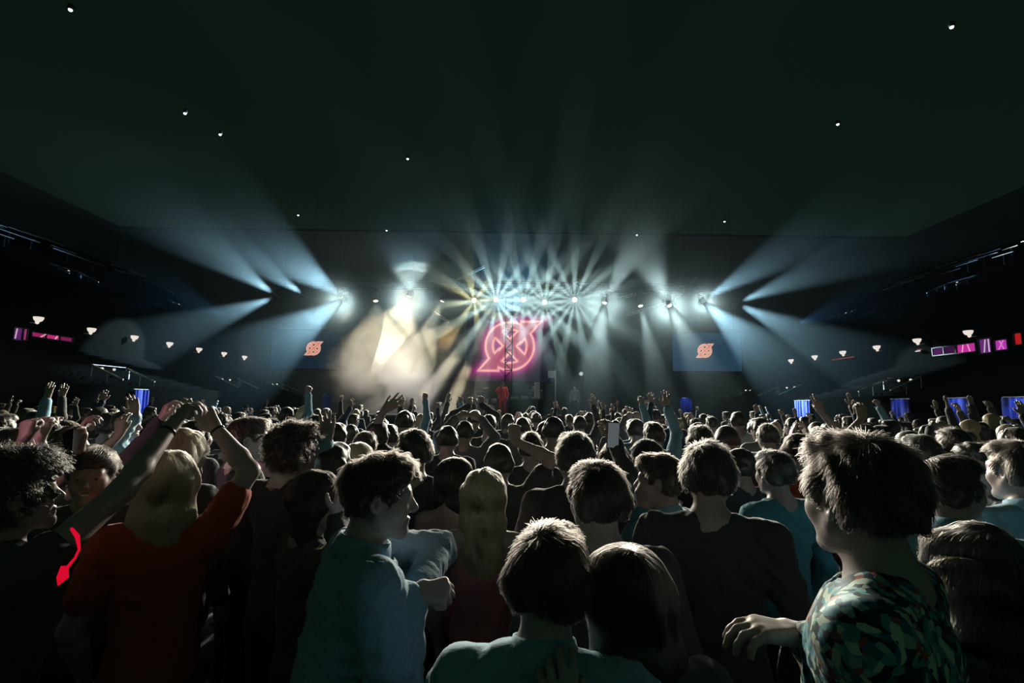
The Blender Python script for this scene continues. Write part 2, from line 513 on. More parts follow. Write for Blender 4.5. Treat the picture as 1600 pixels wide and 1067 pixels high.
# ---------------------------------------------------------------- sculpting people: smooth-blended fields turned into one surface
class Field:
    def __init__(self, lo, hi, vox):
        self.lo = np.array(lo, float); self.vox = vox
        self.n = np.ceil((np.array(hi, float) - self.lo) / vox).astype(int) + 1
        self.a = np.full(self.n, 0.15, np.float32)
    def region(self, lo, hi):
        i0 = np.maximum(np.floor((np.array(lo) - self.lo) / self.vox).astype(int), 0)
        i1 = np.minimum(np.ceil((np.array(hi) - self.lo) / self.vox).astype(int) + 1, self.n)
        if (i1 <= i0).any():
            return None, None
        ax = [self.lo[k] + self.vox * np.arange(i0[k], i1[k], dtype=np.float32) for k in range(3)]
        g = np.meshgrid(*ax, indexing='ij')
        return tuple(slice(i0[k], i1[k]) for k in range(3)), np.stack(g, -1).astype(np.float32)
    def blend(self, sl, d, k, cut=False):
        a = self.a[sl]
        if cut:
            d = -d
            h = np.clip(0.5 - 0.5 * (d - a) / k, 0, 1)
            self.a[sl] = d * (1 - h) + a * h + k * h * (1 - h) if False else np.maximum(a, d) + np.maximum(k - np.abs(a - d), 0) ** 2 / (4 * k)
        else:
            self.a[sl] = np.minimum(a, d) - np.maximum(k - np.abs(a - d), 0) ** 2 / (4 * k)
    def cone(self, a, b, ra, rb, k=0.02, cut=False):
        a = np.array(a, float); b = np.array(b, float)
        pad = max(ra, rb) + k + 2 * self.vox + 0.01
        sl, p = self.region(np.minimum(a, b) - pad, np.maximum(a, b) + pad)
        if sl is None: return self
        ab = b - a; L = max(float(ab @ ab), 1e-9)
        t = np.clip(((p - a.astype(np.float32)) @ ab.astype(np.float32)) / L, 0, 1)
        q = p - a.astype(np.float32) - t[..., None] * ab.astype(np.float32)
        d = np.sqrt((q * q).sum(-1)) - (ra + (rb - ra) * t)
        self.blend(sl, d, k, cut); return self
    def ell(self, c, r, k=0.02, rot=None, cut=False):
        c = np.array(c, float); r = np.array(r, float)
        pad = r.max() + k + 2 * self.vox + 0.01
        sl, p = self.region(c - pad, c + pad)
        if sl is None: return self
        q = p - c.astype(np.float32)
        if rot is not None:
            q = q @ np.array(rot, np.float32)
        q1 = q / r.astype(np.float32)
        k0 = np.sqrt((q1 * q1).sum(-1)); q2 = q / (r * r).astype(np.float32)
        k1 = np.sqrt((q2 * q2).sum(-1))
        d = np.where(k1 > 1e-6, k0 * (k0 - 1) / np.maximum(k1, 1e-6), -r.min()).astype(np.float32)
        self.blend(sl, d, k, cut); return self
    def bumps(self, amp, freq, seed, warp=0.5, axis=None, where=None):
        """folds: warped sines added to the field near the surface"""
        r = np.random.RandomState(seed)
        sl = tuple(slice(0, n) for n in self.n)
        near = np.abs(self.a) < 0.05
        idx = np.argwhere(near)
        p = (self.lo + idx * self.vox).astype(np.float32)
        s = np.zeros(len(p), np.float32)
        w = np.zeros((len(p), 3), np.float32)
        for i in range(3):
            w[:, i] = np.sin(p @ (r.normal(size=3) * freq * 0.5) + r.uniform(0, 6)) * warp / freq * 3
        for i in range(5):
            dirv = r.normal(size=3)
            if axis is not None:
                dirv = dirv * 0.35 + np.array(axis) * r.choice([-1, 1])
            dirv /= np.linalg.norm(dirv)
            s += np.sin((p + w) @ (dirv * freq * r.uniform(0.6, 1.7)) + r.uniform(0, 6)) / 2.2
        if where is not None:
            s *= where(p)
        self.a[tuple(idx.T)] += amp * s
        return self
    def sample(self, p):
        q = np.clip((p - self.lo) / self.vox, 0, self.n - 1.001)
        i = q.astype(int); f = q - i
        out = 0
        for dx in (0, 1):
            for dy in (0, 1):
                for dz in (0, 1):
                    w = (f[:, 0] if dx else 1 - f[:, 0]) * (f[:, 1] if dy else 1 - f[:, 1]) * (f[:, 2] if dz else 1 - f[:, 2])
                    out = out + w * self.a[i[:, 0] + dx, i[:, 1] + dy, i[:, 2] + dz]
        return out
    def grad(self, p):
        e = self.vox
        g = np.stack([self.sample(p + np.eye(3)[k] * e) - self.sample(p - np.eye(3)[k] * e) for k in range(3)], -1)
        return g / np.maximum(np.linalg.norm(g, axis=1, keepdims=True), 1e-6)
    def net(self):
        """surface nets"""
        a = self.a
        s = a < 0
        c = s[:-1, :-1, :-1].astype(np.int8)
        tot = np.zeros(c.shape, np.int8)
        for dx in (0, 1):
            for dy in (0, 1):
                for dz in (0, 1):
                    tot += s[dx:dx + c.shape[0], dy:dy + c.shape[1], dz:dz + c.shape[2]]
        act = (tot > 0) & (tot < 8)
        idx = np.argwhere(act)
        vid = np.full(act.shape, -1, np.int64)
        vid[tuple(idx.T)] = np.arange(len(idx))
        pos = np.zeros((len(idx), 3)); cnt = np.zeros(len(idx))
        corners = [(x, y, z) for x in (0, 1) for y in (0, 1) for z in (0, 1)]
        vals = {cc: a[idx[:, 0] + cc[0], idx[:, 1] + cc[1], idx[:, 2] + cc[2]] for cc in corners}
        for c0 in corners:
            for ax in range(3):
                if c0[ax]: continue
                c1 = tuple(1 if k == ax else c0[k] for k in range(3))
                v0, v1 = vals[c0], vals[c1]
                x = (v0 < 0) != (v1 < 0)
                t = np.where(x, v0 / np.where(x, v0 - v1, 1), 0)
                q = np.tile(np.array(c0, float), (len(idx), 1)); q[:, ax] = t
                pos[x] += q[x]; cnt[x] += 1
        pos = self.lo + (idx + pos / np.maximum(cnt, 1)[:, None]) * self.vox
        faces = []
        for ax in range(3):
            u, v = [k for k in range(3) if k != ax]
            sl0 = [slice(None)] * 3; sl1 = [slice(None)] * 3
            sl0[ax] = slice(0, -1); sl1[ax] = slice(1, None)
            ch = s[tuple(sl0)] != s[tuple(sl1)]
            e = np.argwhere(ch)
            ok = (e[:, u] > 0) & (e[:, v] > 0) & (e[:, u] < a.shape[u] - 1) & (e[:, v] < a.shape[v] - 1)
            e = e[ok]
            inside = s[tuple(e.T)]
            quad = []
            for du, dv in ((1, 1), (0, 1), (0, 0), (1, 0)):
                q = e.copy(); q[:, u] -= du; q[:, v] -= dv
                quad.append(vid[tuple(q.T)])
            quad = np.stack(quad, 1)
            flip = inside if ax != 1 else ~inside
            quad[~flip] = quad[~flip][:, ::-1]
            faces.append(quad)
        f = np.concatenate(faces)
        return pos, f[(f >= 0).all(1)]

def mesh_from(name, pos, faces, mat=None):
    me = bpy.data.meshes.new(name)
    me.vertices.add(len(pos)); me.vertices.foreach_set('co', np.asarray(pos, np.float32).ravel())
    k = faces.shape[1]
    me.loops.add(len(faces) * k); me.loops.foreach_set('vertex_index', faces.astype(np.int32).ravel())
    me.polygons.add(len(faces))
    me.polygons.foreach_set('loop_start', np.arange(0, len(faces) * k, k, dtype=np.int32))
    me.update(calc_edges=True)
    me.validate()
    me.shade_smooth()
    if mat is not None:
        me.materials.append(mat)
    return me

# ---- materials for people
def skin_material(name, col):
    return principled(name, col, 0.45, 0, 0.5, noise=0.12, nscale=30, sheen=0.15)
SKIN = {'fair': skin_material('fair_skin', (0.40, 0.32, 0.31)), 'tan': skin_material('tan_skin', (0.36, 0.25, 0.22)),
        'dark': skin_material('dark_skin', (0.14, 0.08, 0.06))}
def hair_material(name, col, rough=0.42):
    mat = bpy.data.materials.new(name)
    nt, N, L = nodes_of(mat)
    out = N.new('ShaderNodeOutputMaterial')
    d = N.new('ShaderNodeBsdfPrincipled')
    d.inputs['Base Color'].default_value = (*col, 1)
    d.inputs['Roughness'].default_value = rough
    d.inputs['Specular IOR Level'].default_value = 0.7
    d.inputs['Sheen Weight'].default_value = 0.35
    d.inputs['Sheen Roughness'].default_value = 0.35
    L.new(d.outputs[0], out.inputs[0])
    return mat
def strand_material(name, col):
    mat = bpy.data.materials.new(name)
    nt, N, L = nodes_of(mat)
    out = N.new('ShaderNodeOutputMaterial')
    h = N.new('ShaderNodeBsdfHairPrincipled')
    h.parametrization = 'COLOR'
    h.inputs['Color'].default_value = (*col, 1)
    h.inputs['Roughness'].default_value = 0.35
    h.inputs['Radial Roughness'].default_value = 0.5
    L.new(h.outputs[0], out.inputs[0])
    return mat
STRAND = {'black': strand_material('black_strands', (0.02, 0.019, 0.018)), 'brown': strand_material('brown_strands', (0.024, 0.020, 0.018)), 'fair': strand_material('fair_strands', (0.40, 0.33, 0.23)), 'grey': strand_material('grey_strands', (0.4, 0.4, 0.4))}
HAIR = {'black': hair_material('black_hair', (0.05, 0.047, 0.045)), 'brown': hair_material('brown_hair', (0.046, 0.041, 0.038)),
        'fair': hair_material('fair_hair', (0.50, 0.40, 0.26)), 'grey': hair_material('grey_hair', (0.30, 0.29, 0.28))}
CLOTH = {}
def cloth(name, col, rough=0.8, sheen=0.25, noise=0.2, nscale=40, bump=0.15):
    if name not in CLOTH:
        CLOTH[name] = principled(name, col, rough, 0, 0.2, noise=noise, nscale=nscale, sheen=sheen, bump=bump)
    return CLOTH[name]
cloth('black_cotton', (0.07, 0.073, 0.078))
cloth('dark_suit', (0.06, 0.068, 0.085))
cloth('navy_wool', (0.03, 0.06, 0.11))
cloth('grey_cotton', (0.16, 0.17, 0.18))
cloth('white_cotton', (0.60, 0.62, 0.62))
cloth('pale_blue_shirt', (0.22, 0.42, 0.55))
cloth('denim', (0.22, 0.38, 0.52), 0.75, 0.3, 0.25, 120)
cloth('orange_top', (0.40, 0.07, 0.035))
cloth('pink_top', (0.40, 0.16, 0.17))
cloth('teal_jacket', (0.07, 0.25, 0.32))
cloth('red_cloth', (0.85, 0.01, 0.03), 0.6, 0.1)
cloth('trousers', (0.025, 0.027, 0.035))
cloth('shoe_leather', (0.02, 0.02, 0.02), 0.5, 0, 0, 40, 0)

def rot_z(a): c, s = math.cos(a), math.sin(a); return np.array([[c, -s, 0], [s, c, 0], [0, 0, 1]])
def rot_x(a): c, s = math.cos(a), math.sin(a); return np.array([[1, 0, 0], [0, c, -s], [0, s, c]])
def rot_y(a): c, s = math.cos(a), math.sin(a); return np.array([[c, 0, s], [0, 1, 0], [-s, 0, c]])
def unit(v): v = np.array(v, float); return v / max(np.linalg.norm(v), 1e-9)

def head_prims(f, o, A, sc):
    """head centred at o, axes A (columns: right, forward, up)"""
    w = lambda *p: o + A @ (np.array(p, float) * sc)
    E = lambda p, r, k=.02, cut=False, rot=None: f.ell(w(*p), np.array(r) * sc, k * sc, A if rot is None else A @ rot, cut)
    K = lambda p, q, ra, rb, k=.015: f.cone(w(*p), w(*q), ra * sc, rb * sc, k * sc)
    E((0, -.012, .030), (.076, .098, .086))
    E((0, .030, -.028), (.062, .062, .084), .03)
    for s in (-1, 1):
        K((s * .050, .005, -.050), (s * .012, .076, -.094), .020, .018, .025)
        E((s * .040, .060, -.026), (.024, .026, .026), .025)
        E((s * .030, .100, .004), (.017, .015, .011), .012, True)
        E((s * .030, .080, .003), (.013, .012, .012), .004)
        E((s * .077, -.010, -.004), (.009, .020, .033), .008, False, rot_z(s * .35))
        E((s * .083, -.008, -.002), (.007, .011, .018), .006, True)
        E((s * .011, .101, -.029), (.009, .010, .008), .008)
    K((-.036, .078, .024), (.036, .078, .024), .012, .012, .02)
    K((0, .086, .014), (0, .110, -.022), .008, .0125, .012)
    E((0, .092, -.055), (.023, .010, .0055), .006)
    E((0, .090, -.067), (.019, .010, .007), .006)
    E((0, .094, -.0605), (.020, .010, .0015), .003, True)
    E((0, .076, -.094), (.020, .018, .017), .02)

HANDS = {'open': (0.12, 0.3, 0.9), 'relaxed': (0.55, 0.15, 0.5), 'fist': (1.55, 0.03, 0.3), 'claw': (0.85, 0.3, 0.7), 'spread': (0.05, 0.55, 1.0)}
def hand_prims(f, wrist, d, n, side, pose, sc=1.0, up=None):
    """wrist point, finger direction d, palm normal n, side +1/-1 for the thumb side, pose name"""
    d = unit(d); n = unit(n - d * (n @ d)); s = np.cross(d, n) * side
    curl, fan, thumb = HANDS.get(pose, HANDS['relaxed'])
    if pose in ('peace', 'point'): curl, fan, thumb = 1.5, 0.25, 0.3
    rr = lambda r: max(r * sc, f.vox * 0.95)
    offs = (.031, .011, -.010, -.029); base = (.082, .087, .083, .074); ln = (.072, .080, .074, .058)
    for i in range(4):
        kn = wrist + (d * base[i] + s * offs[i]) * sc
        f.cone(wrist + (d * .004 + s * offs[i] * .45) * sc, kn, rr(.0155), rr(.0125), .014 * sc)
        a = fan * (1.5 - i) / 1.5 * 0.55
        dirv = d * math.cos(a) + s * math.sin(a)
        cu = curl * (0.9 + 0.12 * i)
        if (pose == 'peace' and i < 2) or (pose == 'point' and i == 0): cu = 0.06
        p = kn
        for j, fr in enumerate((.44, .31, .25)):
            ang = cu * (0.75, 1.0, 0.7)[j] if j == 0 else cu * (0.75 + 1.0 * (j >= 1) + 0.6 * (j >= 2)) * (1 if cu < 1.2 else 0.92)
            v = dirv * math.cos(ang) + n * math.sin(ang)
            q = p + v * ln[i] * fr * sc
            f.cone(p, q, rr(.0098 - .0009 * j), rr(.0092 - .0011 * j), .003 * sc)
            p = q
    b = wrist + (d * .022 + s * .026) * sc
    t1 = b + (d * .032 + s * .030 * thumb + n * .020) * sc
    t2 = t1 + (d * (.030 - .012 * (curl > 1)) + s * .014 * thumb * (1 if curl < 1 else -1.6) + n * (.006 + .016 * (curl > 1))) * sc
    f.cone(wrist + (d * .008 + s * .012) * sc, b, rr(.016), rr(.015), .014 * sc)
    f.cone(b, t1, rr(.0145), rr(.0112), .008 * sc); f.cone(t1, t2, rr(.0108), rr(.0088), .003 * sc)

def two_bone(a, t, l1, l2, hint):
    a = np.array(a, float); t = np.array(t, float)
    v = t - a; D = np.linalg.norm(v)
    if D > (l1 + l2) * .985:
        k = D / ((l1 + l2) * .985); l1 *= k; l2 *= k
    D = max(D, abs(l1 - l2) * 1.05)
    u = v / np.linalg.norm(v)
    x = (l1 * l1 - l2 * l2 + D * D) / (2 * D)
    h = math.sqrt(max(l1 * l1 - x * x, 0))
    hint = np.array(hint, float); hint = hint - u * (hint @ u)
    return a + u * x + unit(hint) * h

HAIR_CUT = {
    # style: (extra thickness, long lengths, nape cut)
    'short': (.006, 0, -.046), 'crop': (.005, 0, -.045), 'messy': (.009, 0, -.048), 'curly': (.024, 0, -.070), 'afro': (.050, 0, -.06),
    'long': (.016, .34, -1), 'bob': (.020, .12, -1), 'tied': (.010, 0, -.05), 'wavy': (.024, .26, -1), 'cap': (.014, 0, -.02),
}
def hair_field(o, A, sc, style, vox, seed, fringe=0.0):
    th, lng, nape = HAIR_CUT[style]
    ext = .20 * sc
    lo = o - ext; hi = o + ext
    if lng: lo = lo - np.array([.05, .10, lng * sc]); hi = hi + np.array([.05, .05, 0])
    f = Field(lo, hi, vox)
    w = lambda *p: o + A @ (np.array(p, float) * sc)
    E = lambda p, r, k=.02, cut=False: f.ell(w(*p), np.array(r) * sc, k * sc, A, cut)
    E((0, -.014, .034), (.077 + th, .099 + th, .086 + th * 1.1))
    if style in ('curly', 'messy', 'afro', 'short'):
        E((0, .050, .085), (.060 + th * .6, .045 + th * .5, .032 + th * .5), .03)
    for s in (-1, 1):
        f.cone(w(s * .058, -.04, .0), w(s * .040, -.055, -.050 if not lng else -.09), (.036 + th * .6) * sc, (.030 + th * .5) * sc, .03 * sc)
        f.cone(w(s * .070, .022, .03), w(s * .074, .018, -.02), (.012 + th * .5) * sc, (.006 + th * .5) * sc, .02 * sc)
        if lng:
            f.cone(w(s * .062, -.02, .02), w(s * .070, -.035, -.13), (.026 + th) * sc, (.036) * sc, .03 * sc)
            if lng > .2:
                f.cone(w(s * .066, -.045, -.12), o + A @ np.array([s * .075 * sc, -.075 * sc, 0]) + np.array([0, 0, -(.12 + lng) * sc]), .046 * sc, .026 * sc, .03 * sc)
                f.cone(w(s * .025, -.07, -.12), o + A @ np.array([s * .028 * sc, -.095 * sc, 0]) + np.array([0, 0, -(.14 + lng) * sc]), .042 * sc, .024 * sc, .03 * sc)
    if style == 'tied':
        E((0, -.125, .055), (.036, .036, .036), .012)
    # open the face and the ears
    E((0, .122, -.020), (.064, .066, .078 - fringe), .012, True)
    E((0, .10, -.11), (.075, .085, .075), .012, True)
    if not lng:
        for s in (-1, 1):
            E((s * .092, -.002, -.022), (.028, .034, .048), .010, True)
        sl, p = f.region(f.lo, f.lo + (f.n - 1) * f.vox)
        q = (p - o.astype(np.float32)) @ A.astype(np.float32)
        f.a[sl] = np.maximum(f.a[sl], nape * sc - q[..., 2] + np.maximum(q[..., 1], 0) * .3)
    if style == 'curly': f.bumps(.009, 95, seed, 1.0)
    elif style == 'afro': f.bumps(.006, 130, seed, 1.0)
    elif style == 'messy': f.bumps(.0045, 55, seed, 1.0)
    elif style == 'wavy': f.bumps(.008, 45, seed, .8)
    elif style == 'long': f.bumps(.004, 60, seed, .3, axis=(1, .4, 0))
    elif style != 'cap': f.bumps(.003, 70, seed, .6)
    return f

def strands(name, f, pos, o, A, style, count, radius, mat, seed, length=None):
    """hair strands growing out of the hair mass; a CURVES object"""
    r = np.random.RandomState(seed)
    step, nst, lift, jit = {'short': (.006, 5, .10, .34), 'crop': (.005, 4, .5, .5), 'messy': (.0065, 6, .13, .48), 'curly': (.007, 6, .16, 1.5), 'afro': (.008, 6, .6, 2.0),
                            'long': (.022, 13, .02, .12), 'bob': (.016, 10, .03, .2), 'tied': (.012, 7, .06, .3), 'wavy': (.020, 12, .06, .5), 'cap': (.006, 4, .3, .4)}[style]
    loc = (pos - o) @ A
    keep = ~((loc[:, 1] > .045) & (loc[:, 2] < .075))
    cropped = style in ('short', 'messy', 'crop', 'tied')
    if cropped:
        keep &= loc[:, 2] > -.030 - .02 * (loc[:, 1] < -.06)
    pos = pos[keep]
    p = pos[r.randint(0, len(pos), count)] + r.normal(size=(count, 3)) * .002
    front = (((p - o) @ A)[:, 1] > .035)[:, None]
    crown = o + A @ np.array([0, -.06, .115])
    scale = np.ones((count, 1))
    if cropped:
        scale = .42 + .58 * np.clip((((p - o) @ A)[:, 2:3] + .02) / .08, 0, 1)
    out = [p.copy()]
    dv = p - crown
    if style in ('short', 'crop', 'messy', 'curly'):
        # the front sweeps forward and to one side
        dv = dv + A[:, 0] * .03
    jd = r.normal(size=(count, 3))
    for i in range(nst):
        g = f.grad(p)
        t = dv + np.array([0, 0, -.05 if style in ('long', 'bob', 'wavy', 'tied') else -.015]) * (i + 1) * .5 * np.where(front, .15, 1)
        t = t / np.maximum(np.linalg.norm(t, axis=1, keepdims=True), 1e-6)
        if style in ('long', 'bob', 'wavy', 'tied'): t = t + np.array([0, 0, -.9]) * np.where(front, .4, 1)
        t = t - g * (t * g).sum(1, keepdims=True)
        t = t / np.maximum(np.linalg.norm(t, axis=1, keepdims=True), 1e-6)
        if jit > 1: jd = jd * .5 + r.normal(size=(count, 3)) * .8
        t = t + g * lift + jd * jit * .35
        t = t / np.maximum(np.linalg.norm(t, axis=1, keepdims=True), 1e-6)
        p = p + t * step * scale
        if lift < .1:
            dd = f.sample(p)
            p = p - g * (np.clip(dd - .002, -.05, .05))[:, None] * .8
        out.append(p.copy())
    pts = np.stack(out, 1).astype(np.float32)            # count, n, 3
    hc = bpy.data.hair_curves.new(name)
    hc.add_curves([nst + 1] * count)
    hc.position_data.foreach_set('vector', pts.ravel())
    rad = np.tile(np.linspace(radius, radius * .35, nst + 1), count).astype(np.float32)
    at = hc.attributes.get('radius') or hc.attributes.new('radius', 'FLOAT', 'POINT')
    at.data.foreach_set('value', rad)
    hc.materials.append(mat)
    return hc

def make_person(H=1.75, vox=.008, hair='short', hair_col='brown', skin='fair', top='black_cotton', sleeve='long', legs='trousers', arms=None,
                head_yaw=0, head_pitch=0, head_roll=0, lean=(0, 0), seed=1, width=1.0, n_strands=0, strand_r=.0009, folds=.004, collar=False, fringe=0.0,
                loose=0.0, neckline='crew', single=False, head_off=(0, 0, 0), bob=0.0, twist=0.0):
    """returns dict of meshes in local space: feet at the origin, facing +Y.
    arms: {side: (wrist point, elbow hint, hand pose, finger direction, palm normal)} in local space, lean: offset of the chest"""
    s = H / 1.75
    N_ = lambda *p: np.array(p, float) * s
    L3 = np.array([lean[0], lean[1], 0.0])
    pel = N_(0, 0, .95); chest = N_(0, .0, 1.28) + L3 * .75; neck = N_(0, -.015, 1.485) + L3
    tw = rot_z(twist)
    sh = {k: neck + tw @ N_(k * .178 * width, .0, -.062) for k in (-1, 1)}
    A = rot_z(-R(head_yaw)) @ rot_x(R(head_pitch)) @ rot_y(R(head_roll))
    hp = neck + N_(0, .022, .030) + np.array(head_off) + A @ N_(0, .012, .120)
    arms = dict(arms or {})
    for k in (-1, 1):
        if k not in arms:
            arms[k] = (sh[k] + N_(k * .06, .10, -.50), (k * .6, -1, 0), 'relaxed', (0, .25, -1), (-k, 0, 0))
    el = {}; wr = {}
    for k in (-1, 1):
        wr[k] = np.array(arms[k][0], float)
        el[k] = two_bone(sh[k], wr[k], .295 * s, .255 * s, arms[k][1])
    allp = np.array([hp, pel, *sh.values(), *el.values(), *wr.values()])
    lo = allp.min(0) - .26; hi = allp.max(0) + .26
    # skin: head, neck, shoulders, arms and hands are one surface
    lo_s = lo.copy(); lo_s[2] = min(chest[2] - .30, wr[-1][2] - .24, wr[1][2] - .24)
    f = Field(lo_s, hi, vox)
    f.ell(chest + N_(0, 0, .02), N_(.145 * width, .095, .19), .05)
    f.cone(neck + N_(0, -.004, -.05), hp + A @ N_(0, -.022, -.055), .062 * s, .054 * s, .03 * s)
    for k in (-1, 1):
        f.cone(neck + N_(0, -.012, -.01), sh[k] + N_(0, -.005, .005), .046 * s, .044 * s, .05 * s)
        f.cone(sh[k], el[k], .050 * s, .039 * s, .03 * s)
        m = el[k] + (wr[k] - el[k]) * .3
        f.cone(el[k], m, .038 * s, .040 * s, .02 * s); f.cone(m, wr[k], .040 * s, .026 * s, .02 * s)
        hd = arms[k][3] if arms[k][3] is not None else wr[k] - el[k]
        hn = np.array(arms[k][4], float)
        hand_prims(f, wr[k] + unit(hd) * .01 * s, hd, hn, k if True else 1, arms[k][2], s * 1.05)
    head_prims(f, hp, A, s * 1.02)
    pos_s, fc_s = f.net()
    # clothes
    parts = {}
    cv = max(vox, .009) if not single else vox
    lo_c = lo.copy(); lo_c[2] = .78 * s
    hi_c = hi.copy()
    g = Field(lo_c, hi_c, cv)
    gr = .012 * s
    g.ell(chest + N_(0, 0, .02), N_(.160 * width, .112, .20) + gr + loose * .5, .06, tw)
    g.cone(sh[-1] + N_(.07, 0, -.05), sh[1] + N_(-.07, 0, -.05), .075 * s + loose * .3, .075 * s + loose * .3, .05)
    g.ell((chest + pel) / 2 + N_(0, 0, -.02), N_(.145 * width, .100, .20) + gr + loose, .06)
    g.ell(pel + N_(0, 0, -.01), N_(.160 * width, .112, .13) + gr + loose, .06)
    for k in (-1, 1):
        if sleeve != 'strap':
            g.cone(neck + N_(k * .03, -.012, -.015), sh[k], (.040 if neckline != 'open' else .03) * s + gr, .056 * s + gr, .04)
            e_end = sh[k] + (el[k] - sh[k]) * {'long': 1.0, 'cap': .22}.get(sleeve, .62)
            g.cone(sh[k], e_end, .060 * s + gr + loose * .4, (.044 if sleeve == 'long' else .054) * s + gr + loose * .4, .03)
            if sleeve in ('long', 'rolled') and sleeve == 'long':
                we = el[k] + (wr[k] - el[k]) * .95
                g.cone(el[k], we, .047 * s + gr * .8 + loose * .3, .032 * s + gr * .6, .02)
                u = unit(wr[k] - el[k])
                g.cone(we - u * .05, we, .034 * s + gr * .8, .036 * s + gr * .8, .008)
        else:
            g.cone(neck + N_(k * .085, -.05, -.05), chest + N_(k * .08, -.10, .06), .014 * s, .016 * s, .02)
            g.cone(neck + N_(k * .085, -.03, -.05), chest + N_(k * .08, .09, .06), .014 * s, .016 * s, .02)
    if sleeve == 'strap':      # low back: cut the cloth above the shoulder blades
        g.ell(neck + N_(0, -.10, -.05), N_(.14, .12, .15), .02, None, True)
        for k in (-1, 1): g.ell(sh[k] + N_(k * .02, 0, .0), N_(.10, .14, .12), .02, None, True)
    # neck hole
    g.cone(neck + N_(0, .03, -.02), neck + N_(0, .035, .20), (.060 if neckline == 'crew' else .075) * s, .075 * s, .01, True)
    if folds:
        g.bumps(folds * .8, 30, seed + 5, 1.2, axis=(0.2, .1, 1))
        g.bumps(folds * .5, 75, seed + 6, 1.2)
    pos_c, fc_c = g.net()
    # trousers and shoes
    lv = max(.016, vox * 1.5)
    t = Field((-.36 * s, -.30 * s, -.005), (.36 * s, .36 * s, 1.08 * s), lv)
    t.ell(pel + N_(0, 0, -.03), N_(.165 * width, .115, .13), .05)
    sf = Field((-.34 * s, -.25 * s, -.005), (.34 * s, .36 * s, .16 * s), lv)
    for k in (-1, 1):
        hip, knee, ank = N_(k * .095, 0, .86), N_(k * .115, .02, .49), N_(k * .12, -.02, .09)
        t.cone(hip, knee, .092 * s, .066 * s, .04); t.cone(knee, ank, .066 * s, .055 * s, .03)
        sf.cone(N_(k * .12, -.045, .045), N_(k * .14, .15, .036), .044 * s, .036 * s, .02)
        sf.cone(N_(k * .12, -.02, .05), N_(k * .12, -.02, .11), .042 * s, .042 * s, .02)
    pos_t, fc_t = t.net()
    pos_f, fc_f = sf.net()
    pos_f[:, 2] -= pos_f[:, 2].min()
    # hair
    hm = HAIR[hair_col]
    hf = hair_field(hp, A, s * 1.02, hair, vox, seed, fringe)
    pos_h, fc_h = hf.net()
    if single:
        allpos, allf, mi, off = [], [], [], 0
        mats = [SKIN[skin], CLOTH[top], CLOTH[legs], CLOTH['shoe_leather'], hm]
        for i, (pp, ff) in enumerate(((pos_s, fc_s), (pos_c, fc_c), (pos_t, fc_t), (pos_f, fc_f), (pos_h, fc_h))):
            allpos.append(pp); allf.append(ff + off); mi += [i] * len(ff); off += len(pp)
        me = mesh_from('person', np.concatenate(allpos), np.concatenate(allf))
        for mm in mats: me.materials.append(mm)
        me.polygons.foreach_set('material_index', np.array(mi, np.int32)); me.shade_smooth()
        parts['body'] = me
    else:
        parts['body'] = mesh_from('person', pos_s, fc_s, SKIN[skin])
        parts['shirt'] = mesh_from('shirt', pos_c, fc_c, CLOTH[top])
        parts['trousers'] = mesh_from('trousers', pos_t, fc_t, CLOTH[legs])
        parts['shoes'] = mesh_from('shoes', pos_f, fc_f, CLOTH['shoe_leather'])
        parts['hair'] = mesh_from('hair', pos_h, fc_h, hm)
        if n_strands:
            parts['strands'] = strands('hair_strands', hf, pos_h, hp, A, hair, n_strands, strand_r, STRAND[hair_col], seed + 3)
    parts['_head'] = (hp, A); parts['_wr'] = wr; parts['_el'] = el; parts['_sh'] = sh; parts['_neck'] = neck; parts['_H'] = H
    return parts

def put_person(parts, x, y, yaw, label, group=None, scale=1.0):
    """yaw in degrees, clockwise from facing the stage"""
    o = link('person', parts['body'])
    o.location = (x, y, 0); o.rotation_euler = (0, 0, -R(yaw)); o.scale = (scale,) * 3
    tag(o, label, 'person', group)
    for k, nm in (('shirt', 'shirt'), ('trousers', 'trousers'), ('shoes', 'shoes'), ('hair', 'hair')):
        if k in parts:
            c = link(nm, parts[k], None, o)
            if k == 'hair' and 'strands' in parts:
                st = bpy.data.objects.new('hair_strands', parts['strands']); C.objects.link(st); st.parent = c
    return o

def band(parts, side, name, mat, w=.016, at=.0, rad=.034):
    """a band around one wrist, a child of the person"""
    wv, ev = parts['_wr'][side], parts['_el'][side]
    u = unit(wv - ev)
    p0 = Vector(wv + u * (at - w / 2)); p1 = Vector(wv + u * (at + w / 2))
    return MB().lathe([(rad - .004, 0), (rad, .002), (rad, w - .002), (rad - .004, w)], p0, p1 - p0, 18).build(name, mat, parts['_obj'], True)

